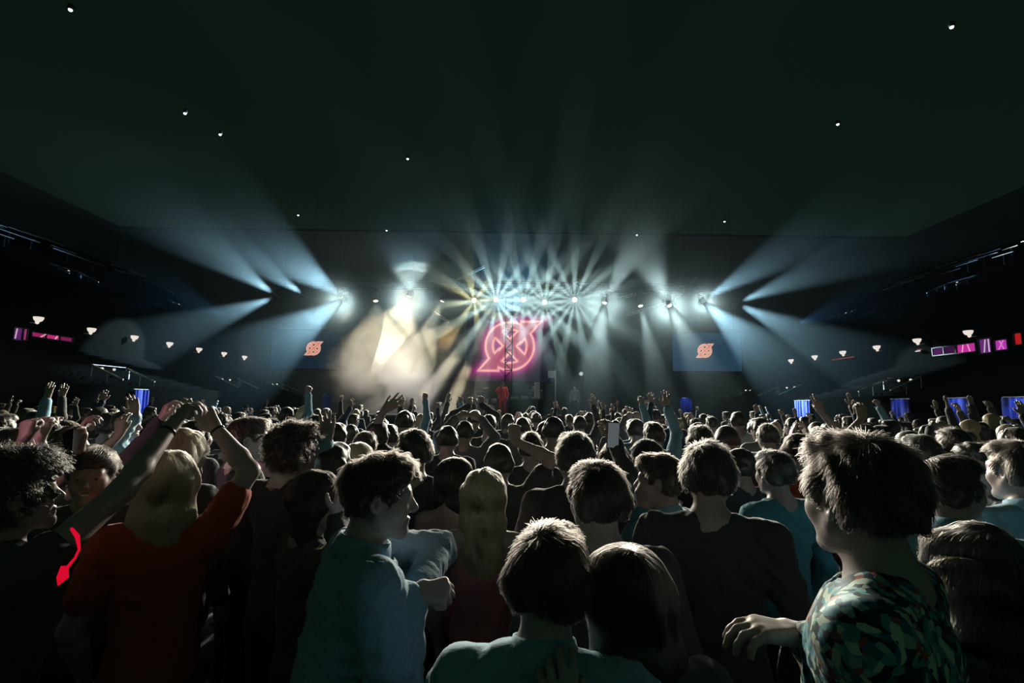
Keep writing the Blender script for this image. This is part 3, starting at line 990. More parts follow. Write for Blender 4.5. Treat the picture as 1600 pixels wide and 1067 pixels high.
def collar(parts, mat, rise=.05, rad=.066):
    """a folded shirt collar standing round the neck, a child of the person"""
    nk = parts['_neck']; s = parts['_H'] / 1.75
    ax = Vector((0, .28, 1)).normalized()
    c = Vector(nk) + Vector((0, .0, -.006)) * s
    o = MB().lathe([(rad * 1.30 * s, -.022 * s), (rad * 1.16 * s, rise * .55 * s), (rad * 1.06 * s, rise * s), (rad * .98 * s, rise * .98 * s), (rad * 1.02 * s, -.01)], c, ax, 22).build('collar', mat, parts['_obj'], True)
    return o
def face_detail(parts):
    """dark eyes and bared teeth for a face that is seen"""
    hp, A = parts['_head']; s = parts['_H'] / 1.75 * 1.02
    eye = principled('dark_eye', (.02, .016, .014), .2, 0, .5); tooth = principled('pale_teeth', (.75, .72, .66), .35, 0, .5)
    for k in (-1, 1):
        c = Vector(hp + A @ (np.array((k * .030, .0915, .003)) * s)); d = Vector(A[:, 1])
        MB().lathe([(.001, .0018 * s), (.0035 * s, .001 * s), (.0062 * s, -.003 * s)], c, d, 12).build('eye', eye, parts['_obj'], True)
    vs, fs = [], []
    for i in range(9):
        x = (i - 4) / 4
        for z in (-1, 1):
            for y in (0, -.006):
                vs.append(tuple(hp + A @ (np.array((x * .019, .1012 - .007 * x * x + y, -.0600 + .0062 * x * x + z * .0036 * (1 - .5 * x * x))) * s)))
    for i in range(8):
        a = i * 4
        fs += [(a, a + 4, a + 6, a + 2), (a + 1, a + 3, a + 7, a + 5), (a + 2, a + 6, a + 7, a + 3), (a, a + 1, a + 5, a + 4)]
    fs += [(0, 2, 3, 1), (32, 33, 35, 34)]
    MB().add(vs, fs).build('teeth', tooth, parts['_obj'])
# ---------------------------------------------------------------- the people one can tell apart
PLACED = []      # (x, y, radius) already standing
def floral_material():
    mat = bpy.data.materials.new('floral_print')
    nt, N, L = nodes_of(mat)
    out = N.new('ShaderNodeOutputMaterial'); b = N.new('ShaderNodeBsdfPrincipled')
    b.inputs['Roughness'].default_value = 0.7; b.inputs['Specular IOR Level'].default_value = .25
    tc = N.new('ShaderNodeTexCoord')
    nz = N.new('ShaderNodeTexNoise'); nz.inputs['Scale'].default_value = 9; nz.inputs['Detail'].default_value = 2
    L.new(tc.outputs['Object'], nz.inputs['Vector'])
    mixv = N.new('ShaderNodeVectorMath'); mixv.operation = 'MULTIPLY_ADD'
    L.new(nz.outputs['Color'], mixv.inputs[0]); mixv.inputs[1].default_value = (.10, .10, .10); L.new(tc.outputs['Object'], mixv.inputs[2])
    vo = N.new('ShaderNodeTexVoronoi'); vo.inputs['Scale'].default_value = 58
    L.new(mixv.outputs[0], vo.inputs['Vector'])
    sp = N.new('ShaderNodeSeparateColor'); L.new(vo.outputs['Color'], sp.inputs[0])
    cr = N.new('ShaderNodeValToRGB'); cr.color_ramp.interpolation = 'CONSTANT'
    cols = [(0, (.012, .05, .07)), (.22, (.10, .34, .40)), (.42, (.62, .74, .62)), (.55, (.03, .16, .26)), (.70, (.32, .50, .50)), (.82, (.42, .12, .12)), (.90, (.02, .04, .05))]
    el = cr.color_ramp.elements
    el[0].position, el[0].color = cols[0][0], (*cols[0][1], 1)
    el[1].position, el[1].color = cols[1][0], (*cols[1][1], 1)
    for p, c in cols[2:]:
        e = el.new(p); e.color = (*c, 1)
    L.new(sp.outputs[0], cr.inputs[0])
    L.new(cr.outputs[0], b.inputs['Base Color']); L.new(b.outputs[0], out.inputs[0])
    return mat
CLOTH['floral'] = floral_material()

def who(px, ytop, d, yaw, label, arms=(), lean=(0, 0), hair='short', vox=.009, **kw):
    top = P(px, ytop, d)
    H = top.z - (.012 + HAIR_CUT[hair][0])
    rx, ry = top.x - lean[0], d - lean[1]
    Rl = rot_z(R(yaw))
    loc = lambda v: Rl @ np.array(v, float)
    la = {}
    for side, wx, wy, wd, hint, pose, fd, pn in arms:
        w = P(wx, wy, wd)
        la[side] = (loc((w.x - rx, w.y - ry, w.z)), loc(hint), pose, loc(fd) if fd is not None else None, loc(pn))
    l = loc((lean[0], lean[1], 0))
    parts = make_person(H=H, vox=vox, hair=hair, arms=la, lean=(l[0], l[1]), seed=int(px * 7 + ytop) % 9973, **kw)
    o = put_person(parts, rx, ry, yaw, label)
    PLACED.append((rx, ry, .34))
    parts['_obj'] = o
    return parts

UP, DN, FWD, BACK, LT, RT = (0, 0, 1), (0, 0, -1), (0, 1, 0), (0, -1, 0), (-1, 0, 0), (1, 0, 0)
# ---- nearest people
big = who(1350, 676, 1.12, -46, 'tall tousle-haired man in a floral print shirt, his head nearest the camera', hair='messy', hair_col='brown', vox=.0055, top='floral',
    head_yaw=36, n_strands=5200, strand_r=.0007, loose=.01, width=1.02, folds=.0035,
    arms=[(-1, 1262, 996, 1.22, (.5, -.3, -1), 'relaxed', (-1, .15, .12), (0, .1, -1))])
curly = who(580, 707, 1.66, 62, 'wavy-haired man in a loose pale denim shirt facing sideways with one fist out', hair='messy', hair_col='brown', vox=.0055, top='denim', head_yaw=14,
    head_pitch=-6, lean=(.10, .0), n_strands=5200, strand_r=.0007, loose=.022, folds=.006, neckline='open',
    arms=[(-1, 655, 915, 1.64, (1, .6, .0), 'relaxed', (-1, -.3, -.2), (0, -1, 0)), (1, 642, 930, 1.55, (-.5, -.6, -1), 'fist', (1, .12, .10), (0, .5, -.8))])
couple_a = who(851, 817, 1.16, 8, 'close-cropped man in a blue collared shirt leaning his head to the long-haired woman', hair='short', hair_col='brown', vox=.0055, top='pale_blue_shirt', head_yaw=0, lean=(.09, 0),
    head_roll=4, n_strands=5000, strand_r=.0007)
couple_b = who(985, 845, 1.2, -14, 'woman with very long straight hair, her head touching the close-cropped man', hair='long', hair_col='brown', vox=.0055, head_roll=-3, lean=(-.12, 0),
    n_strands=5200, strand_r=.0007, top='black_cotton',
    arms=[(-1, 882, 1160, 1.03, (-.2, -.6, -1), 'relaxed', (-.12, .0, 1), (0, 1, 0))])
spiky = who(936, 719, 1.72, -4, 'man with short spiky hair and bare ears behind the leaning couple', hair='short', hair_col='brown', vox=.006, head_yaw=-12, n_strands=4500, strand_r=.0008, top='black_cotton')
wavy_low = who(1522, 812, 1.34, 5, 'short person with dark wavy hair standing behind the floral shirt', hair='wavy', hair_col='black', vox=.006, n_strands=4000, strand_r=.0008, head_yaw=-15)
left_man = who(26, 699, 1.68, 24, 'dark curly-haired person seen side-on, one bare arm reaching over the blond hair', hair='curly', hair_col='black', vox=.006, head_yaw=18, head_pitch=4,
    n_strands=4200, strand_r=.0008, sleeve='cap', top='black_cotton',
    arms=[(1, 266, 668, 1.98, (1, -.4, -.2), 'claw', (.30, .45, .75), (.5, .6, -.5)), (-1, -60, 900, 1.6, (-.5, 0, -1), 'relaxed', DN, RT)], skin='fair')
# ---- second rank
smiler = who(152, 694, 2.3, 152, 'smiling man facing the camera, turned away from the stage', hair='short', hair_col='brown', vox=.006, head_yaw=0, head_pitch=-4, n_strands=2500, skin='tan',
    arms=[(1, 113, 714, 2.18, (-1, 0, -1), 'claw', (.1, 0, 1), (0, -1, .2))])
blonde = who(266, 702, 2.08, -22, 'woman with long blond hair and an orange-red top, one arm raised', hair='long', hair_col='fair', vox=.0065, sleeve='short', top='orange_top', n_strands=4200, head_yaw=8, width=.92,
    arms=[(1, 336, 668, 2.2, (1, -.1, -.2), 'claw', (-.7, .3, .6), (0, 1, -.2))])
side_bob = who(492, 733, 2.2, 52, 'dark-haired woman in profile with one hand held up by her chin', hair='bob', hair_col='brown', vox=.007, head_yaw=22, n_strands=2600, top='black_cotton', width=.9,
    arms=[(1, 527, 812, 2.06, (0, -.6, -1), 'open', (.15, .1, 1), (-.8, .3, 0))])
curl_big = who(457, 658, 2.65, 26, 'person with a big round head of curly hair over a pale collar', hair='curly', hair_col='brown', vox=.008, head_yaw=20, n_strands=3200, top='dark_suit')
suit_left = who(386, 651, 3.15, 48, 'man in a dark suit jacket seen in profile, left of the big curly head', hair='short', hair_col='brown', vox=.008, head_yaw=16, n_strands=2000, top='dark_suit', width=1.08)
bare_back = who(757, 729, 2.4, 4, 'woman with long fair hair over a low-backed dress', hair='long', hair_col='fair', vox=.007, sleeve='strap', top='pink_top', n_strands=3500, width=.88, head_yaw=8)
dark_long = who(710, 713, 2.78, 14, 'woman with dark shoulder-length hair in a dusky pink top, beside the low-backed dress', hair='bob', hair_col='brown', vox=.008, top='pink_top', sleeve='strap', n_strands=2200, width=.9, head_yaw=20)
suit_right = who(1105, 690, 2.05, 16, 'broad-shouldered man in a dark suit with a thick crop of black hair', hair='messy', hair_col='black', vox=.007, top='dark_suit', n_strands=3000, width=1.12, head_yaw=10)
left_profile = who(1036, 708, 2.42, -42, 'man in a blue jacket turned sideways with one hand raised in front of him', hair='short', hair_col='brown', vox=.007, top='teal_jacket', n_strands=2500, head_yaw=-22,
    arms=[(-1, 1006, 800, 2.42, (-.3, -.4, -1), 'claw', (0, .1, 1), (.6, .6, 0))])
collar_man = who(1478, 711, 2.0, 52, 'man with a short thick crop and a pale blue collar behind the tousled man', hair='short', hair_col='brown', vox=.007, top='pale_blue_shirt', n_strands=3000, head_yaw=28, width=1.05)
edge_man = who(1592, 687, 2.2, 12, 'man in a pale blue shirt at the right edge of the crowd', hair='short', hair_col='brown', vox=.007, top='pale_blue_shirt', n_strands=3000, head_yaw=-18, width=1.05)
tall_head = who(899, 674, 2.62, -3, 'tall man with a smooth round crop standing above the spiky-haired man', hair='short', hair_col='black', vox=.008, top='black_cotton', n_strands=1800, width=1.05,
    arms=[(1, 960, 690, 3.05, (1, 0, -1), 'claw', (-.2, .2, 1), (-.5, .8, 0))])
bald = who(1157, 699, 3.35, -12, 'man with very short thin hair beside the broad dark suit', hair='crop', hair_col='brown', vox=.008, top='dark_suit', head_yaw=-30)
# what they wear and hold
face_detail(smiler)
collar(couple_a, CLOTH['pale_blue_shirt']); collar(collar_man, CLOTH['pale_blue_shirt']); collar(left_profile, CLOTH['pale_blue_shirt'])
collar(edge_man, CLOTH['pale_blue_shirt']); collar(curl_big, CLOTH['white_cotton']); collar(suit_left, CLOTH['white_cotton']); collar(curly, CLOTH['denim'], .04, .074)
M['watch'] = principled('dark_watch', (.03, .03, .03), .3, .5, .5)
band(curly, 1, 'wristwatch', M['watch'], .026, -.012, .040)
band(left_man, 1, 'wristband', M['watch'], .012, -.02, .031)
band(blonde, 1, 'wristband', M['watch'], .012, -.02, .031)
M['glow_red'] = emission('red_strap_added_glow', (.75, .004, .03), .9)  # glow added to the strap so its red comes out bright
def local_px(o, px, py, d):
    q = P(px, py, d)
    return Vector(o.matrix_basis.inverted() @ q)
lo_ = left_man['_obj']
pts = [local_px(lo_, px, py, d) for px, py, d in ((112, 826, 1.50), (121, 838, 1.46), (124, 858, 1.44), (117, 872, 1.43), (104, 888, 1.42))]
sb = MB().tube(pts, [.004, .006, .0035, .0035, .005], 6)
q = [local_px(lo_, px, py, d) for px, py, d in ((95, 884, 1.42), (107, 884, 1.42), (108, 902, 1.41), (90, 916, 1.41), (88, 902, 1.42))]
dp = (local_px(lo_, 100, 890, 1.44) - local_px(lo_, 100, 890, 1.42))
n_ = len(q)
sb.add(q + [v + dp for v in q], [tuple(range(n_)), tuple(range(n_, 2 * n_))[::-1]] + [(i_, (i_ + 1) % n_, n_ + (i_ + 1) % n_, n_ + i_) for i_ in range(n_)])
sb.build('red_strap', M['glow_red'], lo_)['label'] = 'red strap with a pointed tag, its glow added'
M['phone_glass'] = emission('phone_screen_light', (.55, .62, .66), .16)
def phone(px, py, d, tilt, face, label):
    r = empty('phone', P(px, py, d), face, label, 'phone')
    r.rotation_euler = (0, tilt, face)
    bm = bmesh.new(); bmesh.ops.create_cube(bm, size=1)
    bmesh.ops.scale(bm, vec=(.074, .009, .152), verts=bm.verts)
    bmesh.ops.bevel(bm, geom=bm.edges[:], offset=.0035, segments=2, affect='EDGES')
    me = bpy.data.meshes.new('body'); bm.to_mesh(me); bm.free()
    link('body', me, M['black_metal'], r)
    MB().box((0, -.0052, 0), (.066, .001, .14)).build('screen', M['phone_glass'], r)
    MB().box((.022, .0055, .055), (.022, .003, .022)).build('camera_bump', M['black_metal'], r)
    return r
phone(106, 695, 2.16, R(6), R(150), 'dark phone held up edge-on by the smiling man')
phone(958, 680, 2.98, R(4), R(8), 'lit phone held upright beside the tall round crop')
# ---- third rank
who(649, 670, 2.95, -6, 'round-headed man with a smooth dark crop behind the wavy-haired man', hair='short', hair_col='brown', vox=.009, n_strands=1200, head_yaw=-25)
who(559, 690, 3.3, 18, 'person with light straight hair just behind the wavy-haired man', hair='bob', hair_col='fair', n_strands=1500, head_yaw=8, width=.9)
who(571, 673, 3.95, 0, 'dark-haired person directly behind the light straight hair', hair='short', hair_col='black', n_strands=800)
who(285, 668, 2.75, 12, 'fair-haired person behind the long blond hair with a raised hand', hair='long', hair_col='fair', n_strands=2200, head_yaw=15,
    arms=[(-1, 250, 660, 3.0, (-1, 0, -.6), 'claw', (.2, .2, 1), (.6, .6, 0))])
who(404, 690, 3.6, 60, 'man facing sideways in front of the dark suit jacket', hair='short', hair_col='brown', head_yaw=20, top='navy_wool', n_strands=800)
who(960, 689, 3.55, 0, 'woman with sleek shoulder-length hair beside the tall round crop', hair='long', hair_col='brown', n_strands=1800, width=.9)
who(1011, 685, 3.9, -30, 'long-faced person looking sideways behind the blue jacket', hair='bob', hair_col='black', head_yaw=-30, n_strands=1200, width=.9)
who(830, 674, 4.0, 0, 'person with a tidy rounded cut just left of the tall man', hair='short', hair_col='brown', n_strands=900)
who(865, 650, 4.6, 6, 'tall dark head standing clear above the rows', hair='crop', hair_col='black', top='grey_cotton')
who(1094, 664, 4.0, 10, 'wide dark head directly behind the broad suit', hair='messy', hair_col='black', n_strands=1200)
who(1246, 676, 3.62, 20, 'person with an orange-lit cheek beside the tousled man', hair='tied', hair_col='brown', top='orange_top', head_yaw=25, n_strands=900)
who(1212, 702, 2.8, -20, 'person in a teal jacket next to the tousled man', hair='short', hair_col='black', top='teal_jacket', n_strands=1000, head_yaw=10)
who(1440, 678, 3.3, 0, 'head with a bright orange collar behind the tousled man', hair='short', hair_col='black', top='orange_top', n_strands=900)
who(1490, 668, 3.8, 10, 'person with thick swept hair behind the pale blue collar', hair='messy', hair_col='brown', n_strands=1400)
who(1536, 690, 2.72, -70, 'man in profile with a pale scarf behind the dark wavy hair', hair='short', hair_col='black', top='grey_cotton', head_yaw=-10, n_strands=900)
who(1420, 672, 4.2, 0, 'person in a dark cap in front of the blue curtains', hair='cap', hair_col='black')
who(196, 640, 4.6, 50, 'person with a sharp lit profile under the raised sleeve', hair='short', hair_col='black', head_yaw=30,
    arms=[(-1, 212, 652, 4.2, (-1, 0, -1), 'open', (-.25, 0, 1), (0, -1, 0))], top='pale_blue_shirt')
who(18, 668, 3.0, 40, 'person at the far left with both fists raised', hair='short', hair_col='brown', head_yaw=25, sleeve='short', n_strands=900,
    arms=[(-1, 38, 688, 2.8, (-1, 0, -1), 'fist', (0, .1, 1), (0, 1, 0)), (1, 60, 690, 2.9, (1, 0, -1), 'claw', (.15, .1, 1), (0, 1, 0))])
pink_arm = who(135, 702, 3.3, 8, 'person hidden behind the smiling man, pink-lit hand raised', hair='short', hair_col='black', sleeve='short',
    arms=[(1, 121, 678, 3.02, (1, 0, -1), 'claw', (.45, .1, .9), (.7, .5, 0)), (-1, 186, 680, 3.4, (-1, 0, -1), 'relaxed', (0, 0, 1), (0, 1, 0))])
band(pink_arm, 1, 'wristband', M['watch'], .012, -.02, .031)
who(780, 692, 3.2, 0, 'person with one bare arm stretched straight up beside the low-backed dress', hair='short', hair_col='black', sleeve='short', top='black_cotton',
    arms=[(1, 806, 690, 3.25, (1, -.2, -.4), 'fist', (-.1, .1, 1), (0, 1, 0))])
who(520, 690, 2.86, 10, 'person holding an open palm up in a pale rolled sleeve', hair='short', hair_col='brown', top='pale_blue_shirt',
    arms=[(-1, 510, 692, 2.8, (-1, 0, -1), 'open', (0, .0, 1), (0, -1, 0))])
who(590, 657, 4.2, 0, 'person thrusting a dark spread hand up against the smoke', hair='short', hair_col='black', sleeve='short',
    arms=[(1, 600, 641, 4.2, (-.5, -.2, -.6), 'spread', (.8, .1, .55), (0, 1, 0))])
who(1135, 664, 4.4, 5, 'broad dark head between the suit and the teal jacket', hair='cap', hair_col='black', top='black_cotton')
who(608, 662, 5.0, 0, 'small round head left of the smooth dark crop', hair='short', hair_col='brown')
who(527, 660, 4.8, 0, 'round head above the open palm', hair='short', hair_col='brown')
who(700, 664, 4.6, 4, 'smooth pale-rimmed head below the smoke shafts', hair='crop', hair_col='brown')
who(742, 640, 7.5, 0, 'hooded figure with both arms high against the smoke', hair='short', hair_col='black',
    arms=[(1, 752, 632, 7.4, (1, 0, 0), 'fist', UP, FWD), (-1, 733, 634, 7.4, (-1, 0, 0), 'fist', UP, FWD)])
who(1300, 660, 5.2, 0, 'person raising two spread fingers in the red glow', hair='short', hair_col='brown', sleeve='short',
    arms=[(1, 1284, 645, 5.0, (1, 0, -1), 'peace', (-.3, 0, 1), (0, 1, 0))])
who(1352, 662, 4.6, 0, 'person with a half-closed hand raised before the blue curtains', hair='short', hair_col='brown', sleeve='short',
    arms=[(-1, 1346, 655, 4.4, (-1, 0, -1), 'claw', (0, 0, 1), (0, 1, 0))])

# ---- the many behind them: a few kinds, copied
def local_arm(side, up, out, fwd, hint, pose, fd=(0, .1, 1), pn=(0, 1, 0)):
    return {side: ((side * out, fwd, up), hint, pose, fd, pn)}
ARM_SETS = {
    'down': {},
    'right_up': local_arm(1, 1.88, .26, .18, (1, 0, -1), 'open'),
    'left_up': local_arm(-1, 1.86, .24, .20, (-1, 0, -1), 'spread'),
    'both_up': {**local_arm(1, 1.86, .30, .16, (1, 0, -1), 'claw'), **local_arm(-1, 1.90, .28, .14, (-1, 0, -1), 'open')},
    'fist_up': local_arm(1, 1.92, .20, .22, (1, 0, -1), 'fist'),
    'clap': {**local_arm(1, 1.62, .08, .36, (1, 0, -1), 'open', (-.3, .2, 1), (-1, 0, 0)), **local_arm(-1, 1.62, .08, .36, (-1, 0, -1), 'open', (.3, .2, 1), (1, 0, 0))},
    'frame': {**local_arm(1, 1.76, .14, .30, (1, 0, -.6), 'relaxed', (-.8, .1, .5), (0, 1, -.3)), **local_arm(-1, 1.76, .14, .30, (-1, 0, -.6), 'relaxed', (.8, .1, .5), (0, 1, -.3))},
}
def kind(hair, col, top, arms, skin='fair', sleeve='long', seed=1, single=True, yaw=0, width=1.0):
    p = make_person(H=1.74, vox=.013 if single else .010, hair=hair, hair_col=col, top=top, arms=ARM_SETS[arms], skin=skin, sleeve=sleeve, seed=seed, single=single, folds=.003,
                    head_yaw=yaw, width=width, n_strands=0 if single else 900, strand_r=.0012)
    HW = {'short': 'short-haired', 'crop': 'close-cropped', 'curly': 'curly-haired', 'messy': 'tousle-haired', 'long': 'long-haired', 'bob': 'bob-haired', 'tied': 'bun-haired', 'wavy': 'wavy-haired', 'cap': 'capped', 'afro': 'full-haired'}
    AW = {'down': '', 'right_up': ', one hand up', 'left_up': ', left hand up', 'both_up': ', both hands up', 'fist_up': ', fist up', 'clap': ', clapping', 'frame': ', hands at head'}
    TW = {'black_cotton': 'black', 'dark_suit': 'a dark suit', 'navy_wool': 'navy', 'grey_cotton': 'grey', 'white_cotton': 'white', 'pale_blue_shirt': 'pale blue', 'pink_top': 'pink', 'teal_jacket': 'teal', 'denim': 'denim', 'orange_top': 'orange'}
    return p, '%s%s person in %s%s' % ('fair ' if col == 'fair' else '', HW[hair], TW[top], AW[arms])
MID = [kind(*a, single=False, seed=20 + i) for i, a in enumerate([
    ('short', 'brown', 'black_cotton', 'down'), ('bob', 'brown', 'navy_wool', 'down'), ('messy', 'black', 'dark_suit', 'down'), ('long', 'fair', 'black_cotton', 'down'),
    ('short', 'black', 'grey_cotton', 'clap'), ('crop', 'brown', 'white_cotton', 'down'), ('long', 'brown', 'black_cotton', 'frame'), ('short', 'brown', 'pale_blue_shirt', 'right_up')])]
FAR = [kind(*a, seed=40 + i) for i, a in enumerate([
    ('short', 'brown', 'black_cotton', 'down'), ('crop', 'black', 'dark_suit', 'down'), ('long', 'brown', 'black_cotton', 'down'), ('bob', 'fair', 'navy_wool', 'down'),
    ('messy', 'brown', 'grey_cotton', 'down'), ('short', 'black', 'white_cotton', 'down'), ('curly', 'black', 'black_cotton', 'down'), ('tied', 'brown', 'black_cotton', 'down'),
    ('short', 'brown', 'black_cotton', 'right_up'), ('short', 'black', 'navy_wool', 'left_up'), ('long', 'fair', 'black_cotton', 'both_up'), ('short', 'brown', 'pale_blue_shirt', 'fist_up'),
    ('crop', 'brown', 'grey_cotton', 'frame'), ('bob', 'brown', 'black_cotton', 'clap')])]
FAR_W = [9, 8, 7, 4, 6, 4, 4, 4, 5, 5, 3, 5, 3, 4]

def dup_person(root):
    c = root.copy(); C.objects.link(c)
    for ch in list(root.children):
        d = ch.copy(); C.objects.link(d); d.parent = c
        for g in list(ch.children):
            e = g.copy(); C.objects.link(e); e.parent = d
    return c

def zone(px, py):
    for lim, name in ((180, 'under pink windows'), (420, 'under the left stands'), (560, 'under the left screen'), (735, 'before the smoke'),
                      (865, 'under the pink logo'), (1040, 'right of the logo'), (1180, 'under the right screen'), (1380, 'under the right stands'), (9999, 'by the blue curtains')):
        if px < lim: return name
def project(x, y, z):
    v = Vector((x, y, z)) - CAM
    dz = v.dot(F)
    return 800 + 800 * v.dot(CR) / dz, 533.5 - 800 * v.dot(CU) / dz

N_CROWD = 235
spots = []
r2 = random.Random(23)
tries = 0
bands = [(3.2, 5.0, 34), (5.0, 7.5, 52), (7.5, 11.0, 62), (11.0, 16.0, 56), (16.0, 24.0, 46)]
for y0, y1, cnt in bands:
    got = 0; tries = 0
    while got < cnt and tries < 6000:
        tries += 1
        y = math.sqrt(r2.uniform(y0 * y0, y1 * y1))
        x = r2.uniform(-1.03, 1.03) * y
        if abs(x) > WX - .8: continue
        if any((x - a) ** 2 + (y - b) ** 2 < (.36 + rr) ** 2 for a, b, rr in PLACED): continue
        PLACED.append((x, y, .27 if y < 8 else .3))
        spots.append((x, y)); got += 1
firsts = {}
crowd = []
for x, y in spots:
    near = y < 5.0
    if near:
        k = r2.randrange(len(MID)); kinds = MID
    else:
        k = r2.choices(range(len(FAR)), FAR_W)[0]; kinds = FAR
    parts, desc = kinds[k]
    key = (near, k)
    if key not in firsts:
        firsts[key] = put_person(parts, x, y, 0, 'x')
        o = firsts[key]
    else:
        o = dup_person(firsts[key])
    o.location = (x, y, 0)
    o.rotation_euler = (0, 0, math.atan2(x, 32 - y) + R(r2.gauss(0, 15)))
    sc = min(max(r2.gauss(1.0, .042), .90), 1.085)
    if y < 5: sc = min(sc, 1.03)
    o.scale = (sc * r2.uniform(.96, 1.03), sc, sc)
    px, py = project(x, y, 1.7)
    depth = 'close to the front rows' if y < 5 else 'in the middle rows' if y < 10 else 'in the far rows'
    crowd.append((desc, depth, zone(px, py), px, o))
ORD = 'first second third fourth fifth sixth seventh eighth ninth tenth eleventh twelfth'.split()
SHORT = {'close to the front rows': 'near front', 'in the middle rows': 'midway', 'in the far rows': 'far off'}
byk = {}
for e in crowd: byk.setdefault(e[:3], []).append(e)
for (desc, depth, zn), es in byk.items():
    es.sort(key=lambda e: e[3])
    for i, e in enumerate(es):
        lab = '%s, %s, %s' % (desc.replace('left hand', 'hand').replace('both hands', 'hands').replace('dark suit', 'suit').replace(' person in', ', in') if False else desc.replace('left hand', 'hand').replace('both hands', 'hands'), SHORT[depth], zn.replace(' the ', ' '))
        if len(es) > 1:
            lab += ', %s from left' % ORD[i]
        tag(e[4], lab, 'person', 'people packed together in the crowd')
# ---------------------------------------------------------------- lighting truss and lamps
def strut(mb, a, b, r, n=5):
    return mb.tube([a, b], r, n)
RIG_Z = sum(P(px, py, RIG_Y).z for (px, py), _ in RIG) / len(RIG)
TZ = RIG_Z + .62
tr = empty('lighting_truss', (0, RIG_Y, TZ + .25), 0, 'long black lattice truss carrying the row of stage lamps', 'truss')
x0, x1 = -14.6, 14.2
for dy, dz in ((-.22, -.25), (.22, -.25), (-.22, .2), (.22, .2)):
    MB().tube([(x0, dy, dz), (x1, dy, dz)], .03, 6).build('chord', M['black_metal'], tr)
lat = MB()
n = int((x1 - x0) / .5)
for i in range(n):
    xa = x0 + (x1 - x0) * i / n; xb = x0 + (x1 - x0) * (i + 1) / n
    for dy in (-.22, .22):
        strut(lat, (xa, dy, -.25 if i % 2 else .2), (xb, dy, .2 if i % 2 else -.25), .014, 4)
    strut(lat, (xa, -.22, -.25), (xb, .22, -.25), .014, 4)
tag(lat.build('lattice', M['black_metal'], tr), kind='stuff')
for cx in (-12, -6, 0, 6, 12):
    MB().tube([(cx, 0, .2), (cx, 0, 15.03 - TZ - .25)], .012, 5).build('hoist_cable', M['black_metal'], tr)

lamp_desc = ['first', 'second', 'third', 'fourth', 'fifth', 'sixth', 'seventh', 'eighth', 'ninth', 'tenth', 'eleventh', 'twelfth', 'thirteenth', 'fourteenth', 'fifteenth', 'sixteenth']
for i, ((px, py), beams) in enumerate(RIG):
    p = P(px, py, RIG_Y)
    d = (P(*beams[0][0], beams[0][1]) - p).normalized()
    root = empty('stage_lamp', p, 0, '%s lamp from the left end of the black stage truss' % lamp_desc[i], 'lamp', 'moving lamps along the stage truss')
    top = TZ - p.z
    MB().box((0, 0, top - .12), (.34, .30, .16)).build('base', M['black_metal'], root)
    yoke = MB()
    for k in (-1, 1): yoke.box((k * .21, 0, (top - .16) / 2), (.035, .09, top - .10))
    yoke.box((0, 0, top - .18), (.45, .09, .04))
    yoke.build('yoke', M['black_metal'], root)
    MB().lathe([(.06, -.22), (.13, -.20), (.15, -.05), (.16, .10), (.175, .20), (.165, .20), (.15, .13)], (0, 0, 0), d, 18).build('housing', M['black_metal'], root, True)
    MB().lathe([(.145, .14), (.10, .15), (.02, .155)], (0, 0, 0), d, 18).build('lens', M['lens'], root, True)

# ---------------------------------------------------------------- stage
ST_Z = 1.35
deck = empty('stage', (0, 30.6, 0), 0, 'black raised concert stage at the far end of the hall', 'stage')
MB().box((0, 0, ST_Z - .06), (22, 6.4, .12)).build('deck', M['stage'], deck)
for i in range(8):
    MB().box((-9.63 + i * 2.75, -3.12, (ST_Z - .12) / 2), (2.70, .05, ST_Z - .12)).build('front_panel', M['drape'], deck)
sl = MB()
for cx in (-10.8, -5.4, 0, 5.4, 10.8):
    for cy2 in (-2.6, 2.8): sl.tube([(cx, cy2, 0), (cx, cy2, ST_Z - .1)], .04, 6)
tag(sl.build('underframe', M['black_metal'], deck), kind='stuff')
for k in (-2.2, 2.2):      # the screen stands on two legs behind its cabinet
    MB().tube([(k, .34, ST_Z - c.z), (k, .34, 2.2)], .06, 8).build('support_leg', M['black_metal'], scr)
    MB().box((k, .30, -1.5), (.1, .16, .2)).build('bracket', M['black_metal'], scr)
for o in list(C.objects):
    if o.name.startswith('projection_screen'):
        for k in (-1.7, 1.7):
            MB().tube([(k, .08, 1.2), (k, .08, 15.03 - o.location.z)], .012, 5).build('hanging_cable', M['black_metal'], o)
        fr = MB()
        for sx in (-1, 1): fr.box((sx * 2.12, .05, 0), (.05, .09, 2.5))
        for sz in (-1, 1): fr.box((0, .05, sz * 1.24), (4.29, .09, .05))
        fr.build('frame', M['black_metal'], o)

# upright truss in front of the big screen
tp = P(795, 540, 31.4)
tw = empty('truss_tower', (tp.x, 31.4, ST_Z), 0, 'black upright lattice mast in front of the pink logo screen', 'truss')
th = TZ - ST_Z + .1
for sx in (-1, 1):
    for sy in (-1, 1):
        MB().tube([(sx * .21, sy * .21, 0), (sx * .21, sy * .21, th)], .03, 6).build('chord', M['black_metal'], tw)
k = 0; z = 0.2
while z + .42 < th:
    for sy in (-1, 1):
        s_ = 1 if k % 2 else -1
        MB().tube([(-s_ * .21, sy * .21, z), (s_ * .21, sy * .21, z + .42)], .018, 5).build('brace', M['black_metal'], tw)
        if k % 3 == 0: MB().tube([(-.21, sy * .21, z), (.21, sy * .21, z)], .018, 5).build('brace', M['black_metal'], tw)
    z += .42; k += 1
MB().box((0, 0, .03), (.7, .7, .06)).build('base_plate', M['black_metal'], tw)

def on_stage(px, y): 
    q = P(px, 620, y); return Vector((q.x, y, ST_Z))
